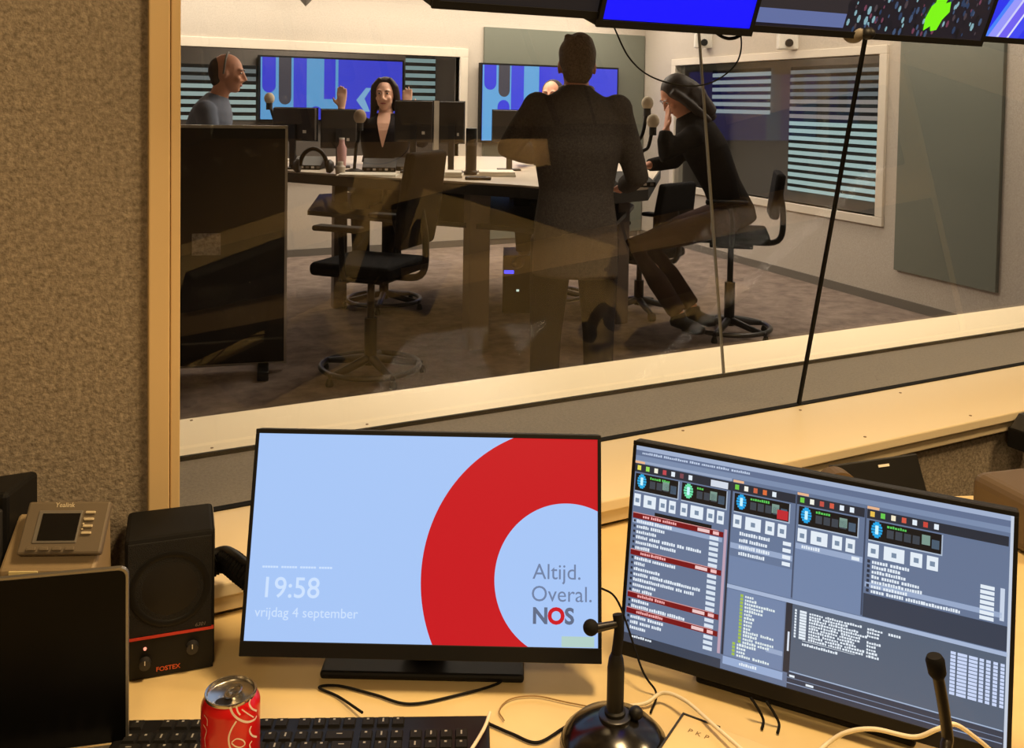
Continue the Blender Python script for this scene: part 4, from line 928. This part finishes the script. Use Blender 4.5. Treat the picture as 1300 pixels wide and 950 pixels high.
def head(mb, c, fwd, up, s=1.0):
    """c = centre of the skull; fwd = where the nose points"""
    f = fwd.normalized(); u = (up-f*up.dot(f)).normalized(); r_ = f.cross(u)
    R3 = Matrix((r_, f, u)).transposed()
    P = lambda x, y, z: c+R3 @ V((x*s, y*s, z*s))
    mb.ell(P(0, -.01, .02), (.075*s, .096*s, .095*s), R3, 20, 14)
    mb.ell(P(0, .03, -.045), (.058*s, .062*s, .07*s), R3, 18, 12)
    mb.ell(P(0, .05, -.092), (.03*s, .034*s, .024*s), R3, 14, 8)
    mb.tube([P(0, .088, .015), P(0, .103, -.018), P(0, .112, -.036)], [.009*s, .012*s, .014*s], 10)
    for q in (-1, 1):
        mb.ell(P(q*.018, .093, -.04), (.009*s, .01*s, .008*s), R3, 10, 6); mb.ell(P(q*.04, .07, -.03), (.022*s, .02*s, .02*s), R3, 12, 8)
        mb.ell(P(q*.03, .078, .028), (.024*s, .014*s, .008*s), R3, 12, 6)
        mb.ell(P(q*.077, -.005, -.01), (.009*s, .02*s, .032*s), R3, 12, 8)
    return P, R3
def facebits(P, R3, s, par):
    for q in (-1, 1):
        MB().ell(P(q*.03, .083, .008), (.013*s, .006*s, .006*s), R3, 10, 6).build('eye', WEY, par, smooth=True)
        MB().ell(P(q*.03, .0875, .008), (.0062*s, .004*s, .0062*s), R3, 10, 6).build('iris', EYE, par, smooth=True)
        MB().tube([P(q*.014, .095, .026), P(q*.03, .094, .031), P(q*.047, .082, .026)], [.003*s, .0035*s, .002*s], 6).build('eyebrow', EYE, par, smooth=True)
    MB().ell(P(0, .087, -.066), (.022*s, .008*s, .0065*s), R3, 12, 6).build('mouth', LIP, par, smooth=True)
def person(label, pos, rz, J, top, trs, skin, shoe, vox=.008, female=False, face=True, headdir=None, hand_n=None, topname='jacket', sw=.19, hs=1.0, hem=0, collar=None, hands=True):
    """J: joints in local space (x right of the person, y forward, z up)"""
    r = thing('person', label, 'person', pos, rz)
    J = {k: V(v) for k, v in J.items()}
    pel, ch, nk, hd = J['pelvis'], J['chest'], J['neck'], J['head']
    ax = (J['shR']-J['shL']).normalized()
    def torso(mb, g, zlow=0):
        up1 = (ch-pel).normalized(); fr1 = up1.cross(ax).normalized(); up2 = (nk-ch).normalized(); fr2 = up2.cross(ax).normalized()
        hw = .165 if not female else .17
        secs = [(pel-up1*(.10+zlow), ax, fr1, hw*.86+g+(.03 if zlow else 0), .105+g+(.02 if zlow else 0)), (pel, ax, fr1, hw+g, .12+g), (pel.lerp(ch, .45), ax, fr1, (.145 if not female else .125)+g, .105+g),
                (ch, ax, fr1, sw*.92+g, .125+g), (ch.lerp(nk, .5), ax, fr2, sw*.98+g, .115+g), (ch.lerp(nk, .72), ax, fr2, sw*.86+g, .098+g), (ch.lerp(nk, .88), ax, fr2, sw*.62+g, .08+g*.8), (nk, ax, fr2, .072+g*.6, .066+g*.6), (nk+up2*.02, ax, fr2, .06+g*.4, .058+g*.4)]
        mb.loft(secs, 24)
        for s_ in ('L', 'R'): mb.ell(J['sh'+s_], .052+g)
    b = MB(); torso(b, 0)
    b.tube([nk-V((0, 0, .03)), nk.lerp(hd, .45), hd], [.062, .055 if not female else .046, .05], 14)
    fd = headdir if headdir is not None else V((0, 1, 0)); fd = V(fd)
    P, R3 = head(b, hd, fd, (hd-nk)*.3+V((0, 0, .1)), hs)
    for s_, q in (('L', -1), ('R', 1)):
        s, e, w_ = J['sh'+s_], J['el'+s_], J['wr'+s_]
        b.tube([s, s.lerp(e, .5), e, e.lerp(w_, .4), w_], [.052, .046, .038, .037, .025], 12)
        hn = (hand_n or {}).get(s_, V((0, 0, -1)) if abs((w_-e).normalized().z) < .7 else V((0, 1, 0)))
        hand(b, w_, J.get('hd'+s_, w_-e), V(hn), -q if True else q, .95)
        h, k, a, t_ = J['hip'+s_], J['kn'+s_], J['an'+s_], J['toe'+s_]
        b.tube([h, h.lerp(k, .5), k, k.lerp(a, .35), a], [.085, .072, .054, .055, .036], 14)
        b.tube([a, a+V((0, 0, -.03)), t_], [.036, .04, .03], 10)
    blobobj(b, 'body', skin, r, vox)
    c = MB(); torso(c, .018, hem)
    for s_ in ('L', 'R'):
        s, e, w_ = J['sh'+s_], J['el'+s_], J['wr'+s_]; c.tube([s, s.lerp(e, .5), e, e.lerp(w_, .5), w_.lerp(e, .08)], [.066, .062, .054, .049, .042], 14)
    blobobj(c, topname, top, r, .011)
    c = MB(); up1 = (ch-pel).normalized(); fr1 = up1.cross(ax).normalized()
    c.loft([(pel-up1*.11, ax, fr1, .15, .11), (pel, ax, fr1, .178, .13), (pel+up1*.1, ax, fr1, .155, .115)], 20)
    for s_ in ('L', 'R'):
        h, k, a = J['hip'+s_], J['kn'+s_], J['an'+s_]; c.tube([h, h.lerp(k, .5), k, k.lerp(a, .5), a.lerp(k, .05)], [.098, .088, .071, .066, .06], 14)
    blobobj(c, 'trousers', trs, r, .011)
    for s_ in ('L', 'R'):
        a, t_ = J['an'+s_], J['toe'+s_]; c = MB(); dd = (t_-a); dd.z = 0; dd.normalize(); z = a.z-.04
        c.tube([V((a.x, a.y, z))-dd*.05, V((a.x, a.y, z)), V((t_.x, t_.y, t_.z)), V((t_.x, t_.y, t_.z-.005))+dd*.05], [.036, .045, .04, .022], 12); c.tube([a+V((0, 0, .02)), V((a.x, a.y, z))], [.046, .045], 12)
        blobobj(c, 'shoe', shoe, r, .009)
    if face: facebits(P, R3, hs, r)
    return r, P, R3
def std(**k):
    J = dict(pelvis=(0, 0, .95), chest=(0, .01, 1.27), neck=(0, 0, 1.51), head=(0, .03, 1.67), shL=(-.19, 0, 1.44), shR=(.19, 0, 1.44), elL=(-.25, -.04, 1.15), elR=(.25, -.04, 1.15), wrL=(-.24, .1, .92), wrR=(.24, .1, .92),
             hipL=(-.095, 0, .90), hipR=(.095, 0, .90), knL=(-.11, .02, .5), knR=(.11, .02, .5), anL=(-.12, -.01, .09), anR=(.12, -.01, .09), toeL=(-.14, .15, .035), toeR=(.14, .15, .035))
    J.update(k); return J
def seated(sz, lean=.05, **k):
    J = dict(pelvis=(0, 0, sz+.1), chest=(0, lean*.6, sz+.40), neck=(0, lean, sz+.62), head=(0, lean+.03, sz+.78), shL=(-.175, lean*.9, sz+.55), shR=(.175, lean*.9, sz+.55), elL=(-.22, .1, sz+.33), elR=(.22, .1, sz+.33), wrL=(-.16, .33, sz+.36), wrR=(.16, .33, sz+.36),
             hipL=(-.09, .04, sz+.07), hipR=(.09, .04, sz+.07), knL=(-.11, .45, sz+.06), knR=(.11, .45, sz+.06), anL=(-.11, .38, sz-.38), anR=(.11, .38, sz-.38), toeL=(-.12, .52, sz-.43), toeR=(.12, .52, sz-.43))
    J.update(k); return J
TW = mat('dark_tweed', lin(84, 77, 70), .9, spec=.1, noise=(120, lin(66, 60, 55), 3)); DN = mat('dark_denim', lin(34, 33, 38), .9, spec=.1); SHB = mat('black_leather', lin(24, 22, 21), .5)
HR = mat('brown_hair', lin(128, 110, 92), .75, noise=(120, lin(88, 74, 62), 4)); HRD = mat('dark_brown_hair', lin(46, 29, 24), .6, noise=(90, lin(28, 18, 16), 4)); HRB = mat('blackish_hair', lin(44, 34, 32), .6)
# --- standing person seen from behind
FA = -YAW
def place(x, D): q = atd(x, 130, D); return (q.x, q.y, 0)
r, P, R3 = person('person seen from behind in a dark tweed jacket, standing at the glass', place(733, 4.15), FA,
    std(pelvis=(0, -.03, 1.0), chest=(0, -.02, 1.32), neck=(-.005, .02, 1.58), head=(0, .075, 1.695), shL=(-.175, .0, 1.505), shR=(.175, .0, 1.50), elL=(-.30, .06, 1.32), wrL=(-.17, .30, 1.27), elR=(.275, .04, 1.20), wrR=(.25, .30, 1.14), hipL=(-.1, 0, .94), hipR=(.1, 0, .94), knL=(-.12, .02, .5), knR=(.115, .03, .5), anL=(-.13, -.02, .09), anR=(.12, .0, .09)), TW, DN, SKIN, SHB, face=True, hem=.13, hs=1.02)
c = MB(); c.ell(P(0, -.022, .028), (.083, .098, .09), R3, 20, 12); c.ell(P(0, -.06, -.03), (.068, .05, .06), R3, 16, 10); c.ell(P(0, .03, .078), (.066, .07, .04), R3, 16, 8)
c.ell(P(0, -.01, .05), (.085, .1, .085), R3, 20, 12)
c.ell(P(.01, .0, .072), (.068, .08, .075), R3, 20, 12)
for k in range(9):
    a = 2*math.pi*k/9; c.ell(P(.045*math.cos(a), -.01+.05*math.sin(a), .112+.008*(k % 2)), (.022, .022, .016), R3, 8, 6)
c.ell(P(0, -.07, -.055), (.055, .035, .04), R3, 14, 8)
blobobj(c, 'hair', HR, r, .007)
c = MB(); pts = [P(.0, -.09, -.125), P(.055, -.055, -.12), P(.075, .0, -.115)]; c.tube([P(-.07, .0, -.105), P(-.055, -.06, -.10), P(0, -.085, -.10), P(.055, -.06, -.10), P(.07, .0, -.105)], .016, 8); blobobj(c, 'collar', mat('shirt_pale', lin(170, 160, 150), .8), r, .008)
# --- person with raised hands facing the glass, hands raised
WB = mat('black_blazer', lin(36, 31, 33), .85, spec=.15)
sz = .79
r, P, R3 = person('person with long dark hair and black blazer, both hands raised, facing the glass', place(490, 6.9), math.pi-YAW,
    seated(sz, 0, elR=(.31, .14, sz+.45), wrR=(.285, .22, sz+.68), elL=(-.28, .14, sz+.44), wrL=(-.175, .2, sz+.68), hdR=(.0, -.02, .1), hdL=(.0, -.02, .1)), WB, DN, SKIN2, SHB, vox=.007, female=True, hand_n={'R': V((0, 1, 0)), 'L': V((0, 1, 0))}, hs=.97, sw=.175, headdir=(.06, 1, -.05), topname='blazer')
c = MB(); c.ell(P(0, -.03, .035), (.084, .092, .09), R3, 20, 12); c.ell(P(0, -.05, -.05), (.09, .06, .1), R3, 16, 10)
for q in (-1, 1): c.tube(spline([P(q*.03, .03, .118), P(q*.075, .03, .06), P(q*.088, .0, -.03), P(q*.092, -.02, -.13), P(q*.1, -.01, -.22), P(q*.095, .01, -.28)], 5), [.02]*5+[.026]*16+[.03]*4+[.018], 10)
c.ell(P(0, -.005, .095), (.06, .06, .035), R3, 16, 8)
blobobj(c, 'hair', HRD, r, .008)
mb = MB(); nl = [(.042, .07, .645), (.047, .1, .605), (.044, .126, .57), (.033, .146, .52), (.019, .156, .46), (.003, .160, .40)]
for (w0, y0, z0), (w1, y1, z1) in zip(nl[:-1], nl[1:]): mb.add([V((-w0, y0, sz+z0)), V((w0, y0, sz+z0)), V((w1, y1, sz+z1)), V((-w1, y1, sz+z1))], [(0, 1, 2, 3)])
mb.build('neckline', SKIN2, r, closed=False)
# --- person in profile in profile
SB = mat('blue_grey_shirt', lin(120, 128, 146), .85, spec=.15)
r, P, R3 = person('person in a blue-grey shirt with receding hair, in profile behind the partition', place(278, 6.1), -math.pi/2-YAW+.12,
    std(pelvis=(0, -.12, .98), chest=(0, -.08, 1.28), neck=(0, -.01, 1.525), head=(0, .055, 1.685), shL=(-.18, -.05, 1.44), shR=(.18, -.05, 1.44), elL=(-.24, .02, 1.17), elR=(.24, .02, 1.17), wrL=(-.18, .26, 1.14), wrR=(.18, .26, 1.14)), SB, DN, SKIN, SHB, hs=1.06, topname='shirt', headdir=(0, 1, -.12))
c = MB(); c.ell(P(0, -.06, .01), (.076, .062, .085), R3, 18, 12); c.ell(P(0, -.055, -.05), (.062, .045, .05), R3, 14, 10); blobobj(c, 'hair', mat('cropped_hair', lin(72, 62, 58), .85), r, .008)
c = MB(); c.tube(spline([P(-.085, -.01, -.01), P(-.07, -.01, .08), P(0, -.012, .123), P(.07, -.01, .08), P(.085, -.01, -.01)], 6), .007, 8); c.build('headset_band', M_grey, r, smooth=True)
# --- person bent over the table at the right, leaning on the table
HD = mat('dark_jacket', lin(38, 34, 34), .9, spec=.1, noise=(60, lin(28, 26, 25), 4)); MRN = mat('maroon_trousers', lin(52, 38, 38), .9, spec=.1)
sz = .71
base = V((q2.x, q2.y, 0)); rzw = math.pi/2-YAW+.25
Ml = Matrix.Rotation(-rzw, 4, 'Z')
def loc(x, y, D): return Ml @ (atd(x, y, D)-base)
hdp = loc(858, 122, 5.95)
r, P, R3 = person('person with dark hair bent over the table on a high chair, maroon trousers', base, rzw,
    dict(pelvis=(0, -.02, sz+.1), chest=loc(896, 190, 6.05), neck=loc(872, 148, 5.98), head=hdp, shL=loc(880, 172, 5.85), shR=loc(888, 165, 6.2), elL=loc(842, 196, 5.75), wrL=loc(846, 164, 5.78), elR=loc(855, 205, 6.15), wrR=loc(822, 210, 6.0),
         hipL=(-.1, .06, sz+.07), hipR=(.1, .06, sz+.07), knL=loc(806, 312, 5.85), knR=loc(820, 305, 6.2), anL=loc(862, 400, 5.95), anR=loc(880, 392, 6.2), toeL=loc(885, 418, 5.9), toeR=loc(900, 408, 6.15)), HD, MRN, SKIN, SHB, female=True, headdir=(0, .8, -.62), sw=.18)
c = MB(); c.ell(P(0, -.03, .035), (.092, .104, .098), R3, 20, 12); c.ell(P(0, -.07, -.06), (.085, .06, .1), R3, 16, 10)
hb = [P(0, -.05, .06), P(0, -.1, -.05), P(.02, -.12, -.16), P(.03, -.12, -.28)]
c.tube(spline(hb, 5), [.075]*8+[.065]*6+[.04]*2, 12); c.tube(spline([P(-.07, .03, .06), P(-.085, .0, -.03), P(-.09, -.03, -.14), P(-.09, -.05, -.24)], 5), .03, 10)
blobobj(c, 'hair', HRD, r, .009)
# --- person mostly hidden by the standing person
sz = .8
r, P, R3 = person('person with dark hair mostly hidden behind the standing person, facing the glass', place(704, 7.2), math.pi-YAW-.3, seated(sz), mat('navy_top', lin(44, 46, 58), .9), DN, SKIN, SHB, female=True, hs=1)
c = MB(); c.ell(P(0, -.03, .035), (.084, .094, .09), R3, 18, 12); c.ell(P(0, -.06, -.05), (.075, .05, .09), R3, 14, 10); blobobj(c, 'hair', HRB, r, .009)
# stools for the seated people behind the table
for nm, x, D, szz, rz in (('the person with raised hands', 490, 6.95, .79, math.pi-YAW), ('the half-hidden person', 704, 7.25, .80, math.pi-YAW)):
    q = place(x, D); draft_chair('black high office chair under ' + nm, q, rz, szz-.03, bh=.25)
